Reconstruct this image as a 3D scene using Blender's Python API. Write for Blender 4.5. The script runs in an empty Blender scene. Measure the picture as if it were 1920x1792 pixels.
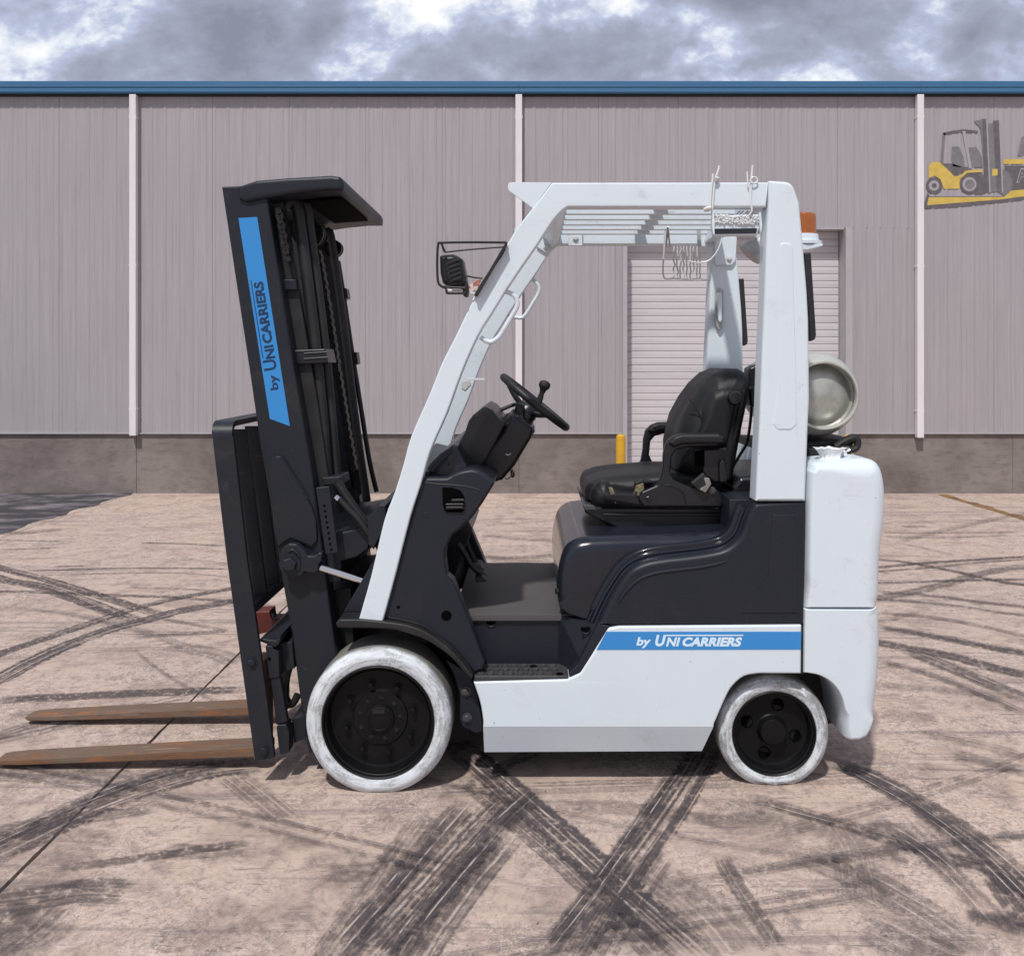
import bpy, bmesh, math, random
from math import sin, cos, pi, radians
from mathutils import Vector, Matrix
from mathutils.geometry import tessellate_polygon
random.seed(7)
S = bpy.context.scene
COL = S.collection

# ------------------------------------------------------------------ camera
FPX, VX, VY, H = 1674.0, 1000.0, 676.0, 1.4944      # focal length in photo pixels, vanishing point, eye height
cam_d = bpy.data.cameras.new('camera')
cam = bpy.data.objects.new('camera', cam_d)
COL.objects.link(cam)
cam.location = (0, 0, H)
cam.rotation_euler = (pi/2, 0, 0)
cam_d.sensor_width = 36
cam_d.lens = 36*FPX/1920
cam_d.shift_x = -(VX-960)/1920
cam_d.shift_y = -(896-VY)/1920
cam_d.clip_end = 1000
S.camera = cam

# ------------------------------------------------------------------ world and sun
SUN_DIR = Vector((0.17, 0.50, -0.85)).normalized()
w = bpy.data.worlds.new('World'); S.world = w; w.use_nodes = True
nt = w.node_tree; nt.nodes.clear()
def N(nt, t, **kw):
    n = nt.nodes.new(t)
    for k, v in kw.items():
        setattr(n, k, v)
    return n
def setin(n, **kw):
    for k, v in kw.items():
        n.inputs[k.replace('_', ' ')].default_value = v
    return n
def math_(nt, op, a, b=None, c=None, clamp=False):
    n = N(nt, 'ShaderNodeMath', operation=op); n.use_clamp = clamp
    for i, v in enumerate((a, b, c)):
        if v is None: continue
        if isinstance(v, (int, float)): n.inputs[i].default_value = v
        else: nt.links.new(v, n.inputs[i])
    return n.outputs[0]
def ramp(nt, fac, stops, interp='LINEAR'):
    n = N(nt, 'ShaderNodeValToRGB'); cr = n.color_ramp; cr.interpolation = interp
    while len(cr.elements) < len(stops): cr.elements.new(0.5)
    for e, (p, c) in zip(cr.elements, stops):
        e.position = p; e.color = (c[0], c[1], c[2], 1) if not isinstance(c, (int, float)) else (c, c, c, 1)
    nt.links.new(fac, n.inputs[0])
    return n.outputs[0]
def noise(nt, vec, scale, detail=4, rough=0.55, dist=0.0, out=0):
    n = N(nt, 'ShaderNodeTexNoise')
    setin(n, Scale=scale, Detail=detail, Roughness=rough, Distortion=dist)
    if vec is not None: nt.links.new(vec, n.inputs['Vector'])
    return n.outputs[out]
def mapping(nt, vec, scale=(1, 1, 1), loc=(0, 0, 0), rot=(0, 0, 0)):
    n = N(nt, 'ShaderNodeMapping')
    n.inputs['Scale'].default_value = scale; n.inputs['Location'].default_value = loc; n.inputs['Rotation'].default_value = rot
    nt.links.new(vec, n.inputs['Vector'])
    return n.outputs[0]
def mixc(nt, fac, a, b, blend='MIX'):
    n = N(nt, 'ShaderNodeMix', data_type='RGBA', blend_type=blend)
    for s, v in ((0, fac), (6, a), (7, b)):
        if isinstance(v, (int, float)): n.inputs[s].default_value = v
        elif isinstance(v, tuple): n.inputs[s].default_value = (*v[:3], 1)
        else: nt.links.new(v, n.inputs[s])
    return n.outputs[2]

sky = N(nt, 'ShaderNodeTexSky', sky_type='NISHITA', sun_disc=False)
sky.sun_elevation = math.asin(-SUN_DIR.z)
sky.sun_rotation = math.atan2(-SUN_DIR.x, -SUN_DIR.y)
tc = N(nt, 'ShaderNodeTexCoord')
sep = N(nt, 'ShaderNodeSeparateXYZ'); nt.links.new(tc.outputs['Generated'], sep.inputs[0])
zz = math_(nt, 'ADD', math_(nt, 'MAXIMUM', sep.outputs[2], 0.0), 0.75)
cx = math_(nt, 'DIVIDE', sep.outputs[0], zz); cy = math_(nt, 'DIVIDE', sep.outputs[1], zz)
comb = N(nt, 'ShaderNodeCombineXYZ'); nt.links.new(cx, comb.inputs[0]); nt.links.new(cy, comb.inputs[1])
cm = mapping(nt, comb.outputs[0], loc=(7.7, 2.2, 0.4), scale=(1, 1.25, 1))
big = noise(nt, cm, 5.2, 10, 0.58, 0.10)
fine = noise(nt, cm, 15.0, 8, 0.62, 0.12)
dens = math_(nt, 'ADD', math_(nt, 'MULTIPLY', big, 0.74), math_(nt, 'MULTIPLY', fine, 0.26))
ccol = ramp(nt, dens, [(0.385, (1.12, 1.12, 1.11)), (0.42, (0.84, 0.89, 0.98)), (0.45, (0.55, 0.60, 0.79)), (0.50, (0.41, 0.437, 0.55)), (0.60, (0.28, 0.293, 0.36))])
bg_s = N(nt, 'ShaderNodeBackground'); bg_s.inputs[1].default_value = 0.09
nt.links.new(sky.outputs[0], bg_s.inputs[0])
bg_c = N(nt, 'ShaderNodeBackground'); bg_c.inputs[1].default_value = 1.0
nt.links.new(ccol, bg_c.inputs[0])
mx = N(nt, 'ShaderNodeMixShader'); mx.inputs[0].default_value = 0.9
nt.links.new(bg_s.outputs[0], mx.inputs[1]); nt.links.new(bg_c.outputs[0], mx.inputs[2])
wo = N(nt, 'ShaderNodeOutputWorld'); nt.links.new(mx.outputs[0], wo.inputs[0])

sun_d = bpy.data.lights.new('sun', 'SUN'); sun_d.energy = 3.35; sun_d.angle = radians(2.5); sun_d.color = (1.0, 0.965, 0.915)
sun = bpy.data.objects.new('sun', sun_d); COL.objects.link(sun)
sun.rotation_euler = SUN_DIR.to_track_quat('-Z', 'Y').to_euler()
sun.location = (-3, -6, 12)

vs = S.view_settings
S.display_settings.display_device = 'sRGB'
vs.view_transform = 'Standard'; vs.look = 'None'; vs.exposure = 0.0; vs.gamma = 1.0; vs.use_curve_mapping = False

# ------------------------------------------------------------------ materials
MATS = {}
def wear(m, grime=(0.30, 0.27, 0.24), amt=0.35, scr=(0.34, 0.33, 0.33), chip=(0.16, 0.13, 0.11)):
    """patchy grime, fine scratches and a few chips over a painted part"""
    nt = m.node_tree; b = nt.nodes['Principled BSDF']
    src = b.inputs['Base Color'].links[0].from_socket
    tcn = N(nt, 'ShaderNodeTexCoord'); o = tcn.outputs['Object']
    g = noise(nt, mapping(nt, o, loc=(3.1, 1.7, 4.2)), 4.2, 7, 0.68, 0.6)
    g2 = noise(nt, mapping(nt, o, loc=(8.1, 2.7, 1.2)), 38, 4, 0.65)
    f = math_(nt, 'MULTIPLY', ramp(nt, g, [(0.55, 0.0), (0.72, 1.0)]), ramp(nt, g2, [(0.40, 0.2), (0.62, 1.0)]))
    c = mixc(nt, math_(nt, 'MULTIPLY', f, amt), src, grime)
    for k, (ang, sc) in enumerate(((0.3, (9, 1, 120)), (-0.9, (120, 1, 10)), (1.1, (8, 1, 130)))):
        v = mapping(nt, o, scale=sc, rot=(0, ang, 0), loc=(k*3, 0, k))
        q = noise(nt, v, 1.0, 2, 0.5, 0.4)
        c = mixc(nt, math_(nt, 'MULTIPLY', math_(nt, 'MULTIPLY', ramp(nt, q, [(0.70, 0.0), (0.74, 1.0)]), ramp(nt, g, [(0.46, 0.0), (0.6, 1.0)])), 0.4), c, scr)
    ch = noise(nt, o, 85, 2, 0.5)
    c = mixc(nt, math_(nt, 'MULTIPLY', ramp(nt, ch, [(0.755, 0.0), (0.775, 1.0)]), 0.7), c, chip)
    nt.links.new(c, b.inputs['Base Color'])

def mat(name, col, rough=0.5, metal=0.0, var=0.0, vscale=3.0, vcol=None, bump=0.0, bscale=40.0, coat=0.0, stretch=(1, 1, 1), spec=0.5, rvar=0.0, vlo=0.45, vhi=0.7):
    m = bpy.data.materials.new(name); m.use_nodes = True
    nt = m.node_tree; b = nt.nodes['Principled BSDF']
    b.inputs['Roughness'].default_value = rough; b.inputs['Metallic'].default_value = metal
    b.inputs['Specular IOR Level'].default_value = spec
    b.inputs['Coat Weight'].default_value = coat; b.inputs['Coat Roughness'].default_value = 0.06
    tcn = N(nt, 'ShaderNodeTexCoord'); oi = N(nt, 'ShaderNodeObjectInfo')
    off = N(nt, 'ShaderNodeVectorMath', operation='ADD')
    nt.links.new(tcn.outputs['Object'], off.inputs[0])
    sc = N(nt, 'ShaderNodeVectorMath', operation='SCALE'); sc.inputs[0].default_value = (7.1, 3.3, 5.7)
    nt.links.new(oi.outputs['Random'], sc.inputs['Scale']); nt.links.new(sc.outputs[0], off.inputs[1])
    v = mapping(nt, off.outputs[0], scale=stretch)
    if var > 0:
        n1 = noise(nt, v, vscale, 6, 0.6)
        f = ramp(nt, n1, [(vlo, 0.0), (vhi, 1.0)])
        f2 = math_(nt, 'MULTIPLY', f, var)
        c = mixc(nt, f2, tuple(col), tuple(vcol if vcol else [x*0.5 for x in col]))
        nt.links.new(c, b.inputs['Base Color'])
        if rvar:
            r = math_(nt, 'MULTIPLY_ADD', n1, rvar, rough-rvar*0.5)
            nt.links.new(r, b.inputs['Roughness'])
    else:
        b.inputs['Base Color'].default_value = (*col, 1)
    if bump > 0:
        bn = N(nt, 'ShaderNodeBump'); bn.inputs['Strength'].default_value = bump; bn.inputs['Distance'].default_value = 0.004
        nt.links.new(noise(nt, v, bscale, 5, 0.6), bn.inputs['Height']); nt.links.new(bn.outputs[0], b.inputs['Normal'])
    MATS[name] = m
    return m
M_white = mat('white_paint', (0.66, 0.735, 0.79), 0.36, var=0.2, vscale=3.5, vcol=(0.55, 0.59, 0.62), bump=0.03, bscale=25, rvar=0.2, vlo=0.5, vhi=0.8)
M_cw = mat('counterweight_paint', (0.66, 0.73, 0.785), 0.36, var=0.25, vscale=5, vcol=(0.55, 0.59, 0.62), bump=0.09, bscale=9, rvar=0.15, vlo=0.5, vhi=0.8)
wear(M_white); wear(M_cw, amt=0.45)
M_dark = mat('charcoal_paint', (0.0145, 0.0175, 0.0260), 0.42, var=0.5, vscale=6, vcol=(0.019, 0.021, 0.028), bump=0.05, bscale=60, rvar=0.2, spec=0.3)
M_mast = mat('mast_paint', (0.0145, 0.0173, 0.0250), 0.44, var=0.5, vscale=5, vcol=(0.021, 0.022, 0.027), bump=0.08, bscale=70, rvar=0.25, spec=0.3)
wear(M_dark, (0.042, 0.040, 0.042), 0.5, (0.06, 0.06, 0.065), (0.05, 0.048, 0.05)); wear(M_mast, (0.060, 0.053, 0.048), 0.6, (0.07, 0.065, 0.065), (0.09, 0.07, 0.055))
M_hood = mat('glossy_hood_paint', (0.013, 0.016, 0.025), 0.18, var=0.4, vscale=8, vcol=(0.02, 0.023, 0.031), coat=0.18, rvar=0.1, spec=0.34)
M_plast = mat('black_plastic', (0.008, 0.0085, 0.0115), 0.33, var=0.4, vscale=9, vcol=(0.022, 0.022, 0.026), bump=0.06, bscale=180)
M_vinyl = mat('seat_vinyl', (0.010, 0.0105, 0.0125), 0.52, var=0.6, vscale=7, vcol=(0.021, 0.020, 0.021), bump=0.14, bscale=150, rvar=0.15, spec=0.35)
M_rubber = mat('black_rubber', (0.009, 0.009, 0.010), 0.55, var=0.5, vscale=12, vcol=(0.03, 0.029, 0.03), bump=0.1, bscale=120)
M_floor = mat('floor_mat', (0.078, 0.073, 0.075), 0.6, var=0.7, vscale=9, vcol=(0.095, 0.085, 0.082), bump=0.1, bscale=120)
M_step = mat('step_rubber', (0.035, 0.036, 0.041), 0.6, var=0.7, vscale=25, vcol=(0.07, 0.065, 0.062), bump=0.2, bscale=150)
M_chrome = mat('polished_rod', (0.75, 0.75, 0.75), 0.12, 1.0)
M_bolt = mat('painted_bolt', (0.05, 0.052, 0.058), 0.4, var=0.5, vscale=60, vcol=(0.10, 0.095, 0.09))
M_wbolt = mat('white_bolt', (0.62, 0.64, 0.65), 0.4, var=0.4, vscale=60, vcol=(0.40, 0.39, 0.38))
M_rim = mat('black_rim', (0.0045, 0.0045, 0.0052), 0.48, var=0.5, vscale=14, vcol=(0.009, 0.009, 0.010), rvar=0.2, bump=0.08, bscale=60, spec=0.22)
M_blue = mat('blue_decal', (0.034, 0.245, 0.60), 0.30, var=0.15, vscale=8, vcol=(0.06, 0.26, 0.62))
M_navy = mat('navy_print', (0.008, 0.035, 0.095), 0.35)
M_print = mat('pale_print', (0.66, 0.82, 0.93), 0.4)
M_amber = mat('amber_lens', (0.36, 0.105, 0.014), 0.2, var=0.6, vscale=30, vcol=(0.22, 0.055, 0.01), coat=0.4)
M_hole_shade = mat('painted_hole_shade', (0.002, 0.002, 0.002), 0.9, spec=0.05)  # near-black colour painted for the shade inside holes and recesses
M_tank = mat('tank_paint', (0.58, 0.58, 0.53), 0.36, var=0.8, vscale=10, vcol=(0.40, 0.39, 0.33), bump=0.25, bscale=45, metal=0.4, rvar=0.25)
M_tank2 = mat('tank_bare_end', (0.46, 0.465, 0.425), 0.40, var=0.9, vscale=11, vcol=(0.28, 0.285, 0.245), bump=0.35, bscale=24, metal=0.45, rvar=0.3)
M_foam = mat('torn_foam', (0.22, 0.19, 0.105), 0.9, var=1.0, vscale=90, vcol=(0.04, 0.036, 0.024), bump=0.6, bscale=150)
M_steel = mat('buckle_steel', (0.45, 0.44, 0.42), 0.35, 1.0, var=0.7, vscale=40, vcol=(0.2, 0.19, 0.18))
M_red = mat('red_oxide', (0.10, 0.014, 0.010), 0.55, var=0.6, vscale=20, vcol=(0.045, 0.012, 0.01), bump=0.2, bscale=60)
M_wire = mat('sprayed_wire', (0.58, 0.58, 0.57), 0.5, var=0.5, vscale=90, vcol=(0.30, 0.28, 0.27))
M_mirror = mat('mirror_glass', (0.02, 0.02, 0.022), 0.08)
M_lampg = mat('sprayed_lamp', (0.42, 0.43, 0.43), 0.3, var=0.7, vscale=30, vcol=(0.25, 0.25, 0.25), bump=0.2, bscale=40)
M_tie = mat('nylon_tie', (0.70, 0.72, 0.73), 0.4)
M_paper = mat('white_plastic', (0.80, 0.81, 0.82), 0.45, bump=0.3, bscale=60)
M_sticker = mat('warning_sticker', (0.62, 0.55, 0.50), 0.5, var=0.9, vscale=70, vcol=(0.35, 0.06, 0.04), vlo=0.48, vhi=0.55)
M_yellow = mat('yellow_paint', (0.62, 0.36, 0.015), 0.45, var=0.5, vscale=6, vcol=(0.45, 0.24, 0.035), bump=0.1)
M_gutter = mat('blue_gutter', (0.040, 0.140, 0.275), 0.42, var=0.5, vscale=3, vcol=(0.065, 0.17, 0.29), stretch=(0.3, 1, 12))
M_eave_shade = mat('painted_eave_shade', (0.02, 0.022, 0.028), 0.6)  # near-black colour standing in for the shadow under the gutter
M_trim = mat('white_trim', (0.74, 0.71, 0.73), 0.45, var=0.4, vscale=5, vcol=(0.58, 0.55, 0.57), stretch=(1, 1, 0.3))
M_grey = mat('door_frame_paint', (0.40, 0.385, 0.40), 0.5, var=0.4, vscale=4, vcol=(0.30, 0.29, 0.30))
M_slat = mat('roller_slat', (0.565, 0.54, 0.555), 0.45, var=0.6, vscale=2.4, vcol=(0.44, 0.42, 0.43), stretch=(0.5, 1, 5))

def siding_material():
    m = bpy.data.materials.new('siding'); m.use_nodes = True
    nt = m.node_tree; b = nt.nodes['Principled BSDF']; b.inputs['Roughness'].default_value = 0.5
    tcn = N(nt, 'ShaderNodeTexCoord')
    v1 = mapping(nt, tcn.outputs['Object'], scale=(16, 1, 0.55))
    s1 = noise(nt, v1, 1.0, 5, 0.6)
    v2 = mapping(nt, tcn.outputs['Object'], scale=(45, 1, 1.3))
    s2 = noise(nt, v2, 1.0, 3, 0.5)
    big = noise(nt, tcn.outputs['Object'], 0.7, 4, 0.6)
    c = mixc(nt, ramp(nt, s1, [(0.35, 0.0), (0.68, 1.0)]), (0.375, 0.350, 0.366), (0.335, 0.312, 0.328))
    c = mixc(nt, math_(nt, 'MULTIPLY', ramp(nt, s2, [(0.56, 0.0), (0.70, 1.0)]), 0.4), c, (0.44, 0.41, 0.43))
    c = mixc(nt, math_(nt, 'MULTIPLY', ramp(nt, s2, [(0.30, 1.0), (0.42, 0.0)]), 0.45), c, (0.25, 0.232, 0.245))
    c = mixc(nt, math_(nt, 'MULTIPLY', ramp(nt, big, [(0.4, 0.0), (0.7, 1.0)]), 0.25), c, (0.30, 0.285, 0.29))
    nt.links.new(c, b.inputs['Base Color'])
    return m
M_siding = siding_material()

def concrete_wall():
    m = bpy.data.materials.new('plinth_concrete'); m.use_nodes = True
    nt = m.node_tree; b = nt.nodes['Principled BSDF']; b.inputs['Roughness'].default_value = 0.85
    tcn = N(nt, 'ShaderNodeTexCoord'); o = tcn.outputs['Object']
    n1 = noise(nt, o, 1.3, 7, 0.65, 0.4); n2 = noise(nt, mapping(nt, o, scale=(1, 1, 2.5)), 7, 5, 0.6)
    c = mixc(nt, ramp(nt, n1, [(0.36, 0.0), (0.64, 1.0)]), (0.150, 0.126, 0.115), (0.245, 0.212, 0.195))
    c = mixc(nt, math_(nt, 'MULTIPLY', ramp(nt, n2, [(0.5, 0.0), (0.72, 1.0)]), 0.5), c, (0.10, 0.084, 0.080))
    nt.links.new(c, b.inputs['Base Color'])
    bn = N(nt, 'ShaderNodeBump'); bn.inputs['Strength'].default_value = 0.3; bn.inputs['Distance'].default_value = 0.01
    nt.links.new(n2, bn.inputs['Height']); nt.links.new(bn.outputs[0], b.inputs['Normal'])
    return m
M_plinth = concrete_wall()

def ground_material():
    m = bpy.data.materials.new('yard_concrete'); m.use_nodes = True
    nt = m.node_tree; b = nt.nodes['Principled BSDF']; b.inputs['Roughness'].default_value = 0.82
    b.inputs['Specular IOR Level'].default_value = 0.25
    tcn = N(nt, 'ShaderNodeTexCoord'); o = tcn.outputs['Object']
    n1 = noise(nt, o, 0.55, 6, 0.6, 0.3)
    n2 = noise(nt, o, 3.2, 10, 0.70, 0.6)
    n3 = noise(nt, o, 16, 6, 0.65, 0.8)
    n4 = noise(nt, o, 55, 3, 0.6)
    c = mixc(nt, ramp(nt, n1, [(0.35, 0.0), (0.65, 1.0)]), (0.520, 0.392, 0.322), (0.448, 0.354, 0.300))
    c = mixc(nt, math_(nt, 'MULTIPLY', ramp(nt, n2, [(0.49, 0.0), (0.62, 1.0)]), 0.68), c, (0.270, 0.200, 0.172))
    c = mixc(nt, math_(nt, 'MULTIPLY', ramp(nt, n3, [(0.51, 0.0), (0.66, 1.0)]), 0.7), c, (0.215, 0.170, 0.158))
    c = mixc(nt, math_(nt, 'MULTIPLY', ramp(nt, n3, [(0.28, 1.0), (0.42, 0.0)]), 0.4), c, (0.55, 0.44, 0.385))
    # curly wipe marks: thin wandering lines, pale and dark, thicker in places
    msk = ramp(nt, noise(nt, o, 1.7, 4, 0.6), [(0.40, 0.15), (0.60, 1.0)])
    for k, (sc_, colr, amt) in enumerate(((10, (0.64, 0.53, 0.47), 0.7), (14, (0.17, 0.135, 0.13), 0.75), (21, (0.64, 0.54, 0.49), 0.6), (17, (0.20, 0.16, 0.15), 0.65))):
        q = noise(nt, mapping(nt, o, loc=(k*4.1, k*2.7, k)), sc_, 2.5, 0.55, 1.6)
        d = math_(nt, 'ABSOLUTE', math_(nt, 'SUBTRACT', q, 0.5))
        c = mixc(nt, math_(nt, 'MULTIPLY', math_(nt, 'MULTIPLY', ramp(nt, d, [(0.0, 1.0), (0.030, 0.0)]), msk), amt), c, colr)
    # faint sweeping scuffs: bands of stretched noise in a few directions
    for k, (ang, sc, lo, amt) in enumerate(((0.25, (0.5, 9, 1), 0.60, 0.55), (-0.35, (0.45, 8, 1), 0.61, 0.5), (1.0, (0.6, 10, 1), 0.63, 0.5), (-1.05, (0.6, 12, 1), 0.64, 0.45), (0.02, (0.25, 7, 1), 0.60, 0.5))):
        v = mapping(nt, o, scale=sc, loc=(k*3.7, k*1.9, 0), rot=(0, 0, ang))
        vv = mapping(nt, v, scale=(1, 1, 1))
        s = noise(nt, vv, 1.0, 5, 0.6, 0.25)
        c = mixc(nt, math_(nt, 'MULTIPLY', ramp(nt, s, [(lo, 0.0), (lo+0.09, 1.0)]), amt), c, (0.125, 0.100, 0.108))
    # short pale scratches and dark grit
    for k, (ang, st) in enumerate(((0.5, (6, 60, 1)), (-0.7, (7, 70, 1)), (1.4, (6, 64, 1)))):
        v = mapping(nt, o, scale=st, loc=(k, 0, 0), rot=(0, 0, ang))
        s = noise(nt, v, 1.0, 2, 0.5, 0.9)
        c = mixc(nt, math_(nt, 'MULTIPLY', ramp(nt, s, [(0.66, 0.0), (0.72, 1.0)]), 0.5), c, (0.60, 0.50, 0.45))
        c = mixc(nt, math_(nt, 'MULTIPLY', ramp(nt, s, [(0.25, 1.0), (0.31, 0.0)]), 0.6), c, (0.12, 0.095, 0.09))
    c = mixc(nt, ramp(nt, n4, [(0.685, 0.0), (0.72, 1.0)]), c, (0.075, 0.060, 0.055))
    nt.links.new(c, b.inputs['Base Color'])
    bn = N(nt, 'ShaderNodeBump'); bn.inputs['Strength'].default_value = 0.35; bn.inputs['Distance'].default_value = 0.006
    nt.links.new(n3, bn.inputs['Height'])
    bn2 = N(nt, 'ShaderNodeBump'); bn2.inputs['Strength'].default_value = 0.25; bn2.inputs['Distance'].default_value = 0.002
    nt.links.new(n4, bn2.inputs['Height']); nt.links.new(bn.outputs[0], bn2.inputs['Normal'])
    nt.links.new(bn2.outputs[0], b.inputs['Normal'])
    return m
M_ground = ground_material()
M_joint = mat('joint_filler', (0.03, 0.026, 0.025), 0.9)
M_asphalt = mat('old_asphalt', (0.040, 0.036, 0.046), 0.85, var=1.0, vscale=2.6, vcol=(0.24, 0.21, 0.225), stretch=(1.0, 2.2, 1), bump=0.4, bscale=60)
M_yline = mat('worn_yellow_line', (0.26, 0.14, 0.05), 0.8, var=1.0, vscale=6, vcol=(0.05, 0.038, 0.035))

def mark_material(name, grooves):
    """rubber left on the ground: dark film, broken up by noise, tread gaps left bare"""
    m = bpy.data.materials.new(name); m.use_nodes = True
    nt = m.node_tree; b = nt.nodes['Principled BSDF']
    b.inputs['Base Color'].default_value = (0.082, 0.069, 0.074, 1); b.inputs['Roughness'].default_value = 0.7
    b.inputs['Specular IOR Level'].default_value = 0.25
    uv = N(nt, 'ShaderNodeUVMap'); uv.uv_map = 'UVMap'
    tt = N(nt, 'ShaderNodeUVMap'); tt.uv_map = 'ends'
    tcn = N(nt, 'ShaderNodeTexCoord'); oi = N(nt, 'ShaderNodeObjectInfo')
    su = N(nt, 'ShaderNodeSeparateXYZ'); nt.links.new(uv.outputs[0], su.inputs[0])
    se = N(nt, 'ShaderNodeSeparateXYZ'); nt.links.new(tt.outputs[0], se.inputs[0])
    u, v = su.outputs[0], su.outputs[1]
    wob = noise(nt, tcn.outputs['Object'], 14, 4, 0.6)
    v2 = math_(nt, 'ADD', v, math_(nt, 'MULTIPLY_ADD', wob, 0.30, -0.15))
    edge = math_(nt, 'MULTIPLY', math_(nt, 'SUBTRACT', 0.5, math_(nt, 'ABSOLUTE', math_(nt, 'SUBTRACT', v2, 0.5))), 7.0, clamp=True)
    ends = math_(nt, 'MULTIPLY', math_(nt, 'SUBTRACT', 0.5, math_(nt, 'ABSOLUTE', math_(nt, 'SUBTRACT', se.outputs[0], 0.5))), 7.0, clamp=True)
    cb = N(nt, 'ShaderNodeCombineXYZ')
    nt.links.new(u, cb.inputs[0]); nt.links.new(v, cb.inputs[1])
    nt.links.new(math_(nt, 'MULTIPLY', oi.outputs['Random'], 50), cb.inputs[2])
    streak = noise(nt, mapping(nt, cb.outputs[0], scale=(0.7, 17, 1)), 1.0, 6, 0.66, 0.2)
    blot = noise(nt, tcn.outputs['Object'], 7, 6, 0.68, 0.5)
    grit = noise(nt, tcn.outputs['Object'], 38, 6, 0.72, 0.6)
    a = math_(nt, 'MULTIPLY', ramp(nt, streak, [(0.41, 0.06), (0.53, 1.0)]), ramp(nt, blot, [(0.34, 0.35), (0.54, 1.0)]))
    a = math_(nt, 'MULTIPLY', a, ramp(nt, grit, [(0.40, 0.25 if grooves else 0.03), (0.52, 1.0)]))
    # lugs of the tread feather the two edges
    lug = noise(nt, mapping(nt, cb.outputs[0], scale=(38, 1.2, 1)), 1.0, 3, 0.6)
    if grooves:
        v2 = math_(nt, 'ADD', v2, math_(nt, 'MULTIPLY', math_(nt, 'SUBTRACT', v, 0.5), math_(nt, 'MULTIPLY_ADD', lug, 0.9, -0.35)))
        edge = math_(nt, 'MULTIPLY', math_(nt, 'SUBTRACT', 0.5, math_(nt, 'ABSOLUTE', math_(nt, 'SUBTRACT', v2, 0.5))), 10.0, clamp=True)
    a = math_(nt, 'MULTIPLY', a, math_(nt, 'MULTIPLY', edge, ends))
    if grooves:
        vw = math_(nt, 'ADD', v, math_(nt, 'MULTIPLY_ADD', noise(nt, mapping(nt, cb.outputs[0], scale=(2.0, 0.2, 1)), 1.0, 2, 0.5), 0.10, -0.05))
        fr = math_(nt, 'ABSOLUTE', math_(nt, 'SUBTRACT', math_(nt, 'FRACT', math_(nt, 'MULTIPLY_ADD', vw, grooves, 0.5)), 0.5))
        gap = math_(nt, 'MULTIPLY', ramp(nt, fr, [(0.03, 1.0), (0.13, 0.0)]), ramp(nt, noise(nt, mapping(nt, cb.outputs[0], scale=(7, 4, 1)), 1.0, 5, 0.7), [(0.44, 0.0), (0.56, 1.0)]))
        a = math_(nt, 'MULTIPLY', a, ramp(nt, lug, [(0.38, 0.50), (0.48, 1.0)]))
        # dust left standing in the gaps of the tread is paler than the slab
        col = mixc(nt, gap, (0.082, 0.069, 0.074), (0.56, 0.47, 0.42))
        nt.links.new(col, b.inputs['Base Color'])
        a = math_(nt, 'MAXIMUM', a, math_(nt, 'MULTIPLY', math_(nt, 'MULTIPLY', gap, math_(nt, 'MULTIPLY', edge, ends)), 0.62))
    a = math_(nt, 'MULTIPLY', math_(nt, 'MINIMUM', math_(nt, 'MULTIPLY', a, 1.5 if grooves else 1.9), 0.88), oi.outputs['Alpha'], clamp=True)
    nt.links.new(a, b.inputs['Alpha'])
    return m
M_mark = mark_material('rubber_mark', 0)
M_tread = mark_material('rubber_tread_mark', 3)

def tyre_material(name, inner, outer):
    m = bpy.data.materials.new(name); m.use_nodes = True
    nt = m.node_tree; b = nt.nodes['Principled BSDF']; b.inputs['Roughness'].default_value = 0.6
    tcn = N(nt, 'ShaderNodeTexCoord'); o = tcn.outputs['Object']
    n1 = noise(nt, o, 9, 6, 0.65); n2 = noise(nt, o, 150, 3, 0.7)
    rel = N(nt, 'ShaderNodeAttribute'); rel.attribute_name = 'rel'
    ln_ = N(nt, 'ShaderNodeVectorMath', operation='LENGTH'); nt.links.new(rel.outputs['Vector'], ln_.inputs[0])
    nz = N(nt, 'ShaderNodeVectorMath', operation='NORMALIZE'); nt.links.new(rel.outputs['Vector'], nz.inputs[0])
    ad_ = N(nt, 'ShaderNodeVectorMath', operation='SCALE'); ad_.inputs['Scale'].default_value = 3.2; nt.links.new(nz.outputs[0], ad_.inputs[0])
    cb = N(nt, 'ShaderNodeCombineXYZ'); nt.links.new(math_(nt, 'MULTIPLY', ln_.outputs['Value'], 95), cb.inputs[1])
    sv = N(nt, 'ShaderNodeVectorMath', operation='ADD'); nt.links.new(ad_.outputs[0], sv.inputs[0]); nt.links.new(cb.outputs[0], sv.inputs[1])
    n3 = noise(nt, sv.outputs[0], 1.0, 5, 0.62)
    grey = mixc(nt, n1, (0.30, 0.29, 0.27), (0.10, 0.096, 0.09))
    f = math_(nt, 'ADD', math_(nt, 'MULTIPLY', n1, 0.55), math_(nt, 'ADD', math_(nt, 'MULTIPLY', n2, 0.40), math_(nt, 'MULTIPLY', n3, 0.50)))
    f = ramp(nt, f, [(0.62, 1.0), (0.80, 0.0)])
    at = N(nt, 'ShaderNodeAttribute'); at.attribute_name = 'paint'
    f = math_(nt, 'MULTIPLY', math_(nt, 'ADD', f, inner), at.outputs['Fac'], clamp=True)
    f = math_(nt, 'MULTIPLY', f, outer)
    wht = mixc(nt, ramp(nt, n3, [(0.40, 0.0), (0.62, 1.0)]), (0.68, 0.73, 0.77), (0.50, 0.53, 0.555))
    c = mixc(nt, f, grey, wht)
    nt.links.new(c, b.inputs['Base Color'])
    bn = N(nt, 'ShaderNodeBump'); bn.inputs['Strength'].default_value = 0.35; bn.inputs['Distance'].default_value = 0.003
    nt.links.new(n2, bn.inputs['Height']); nt.links.new(bn.outputs[0], b.inputs['Normal'])
    return m
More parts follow.
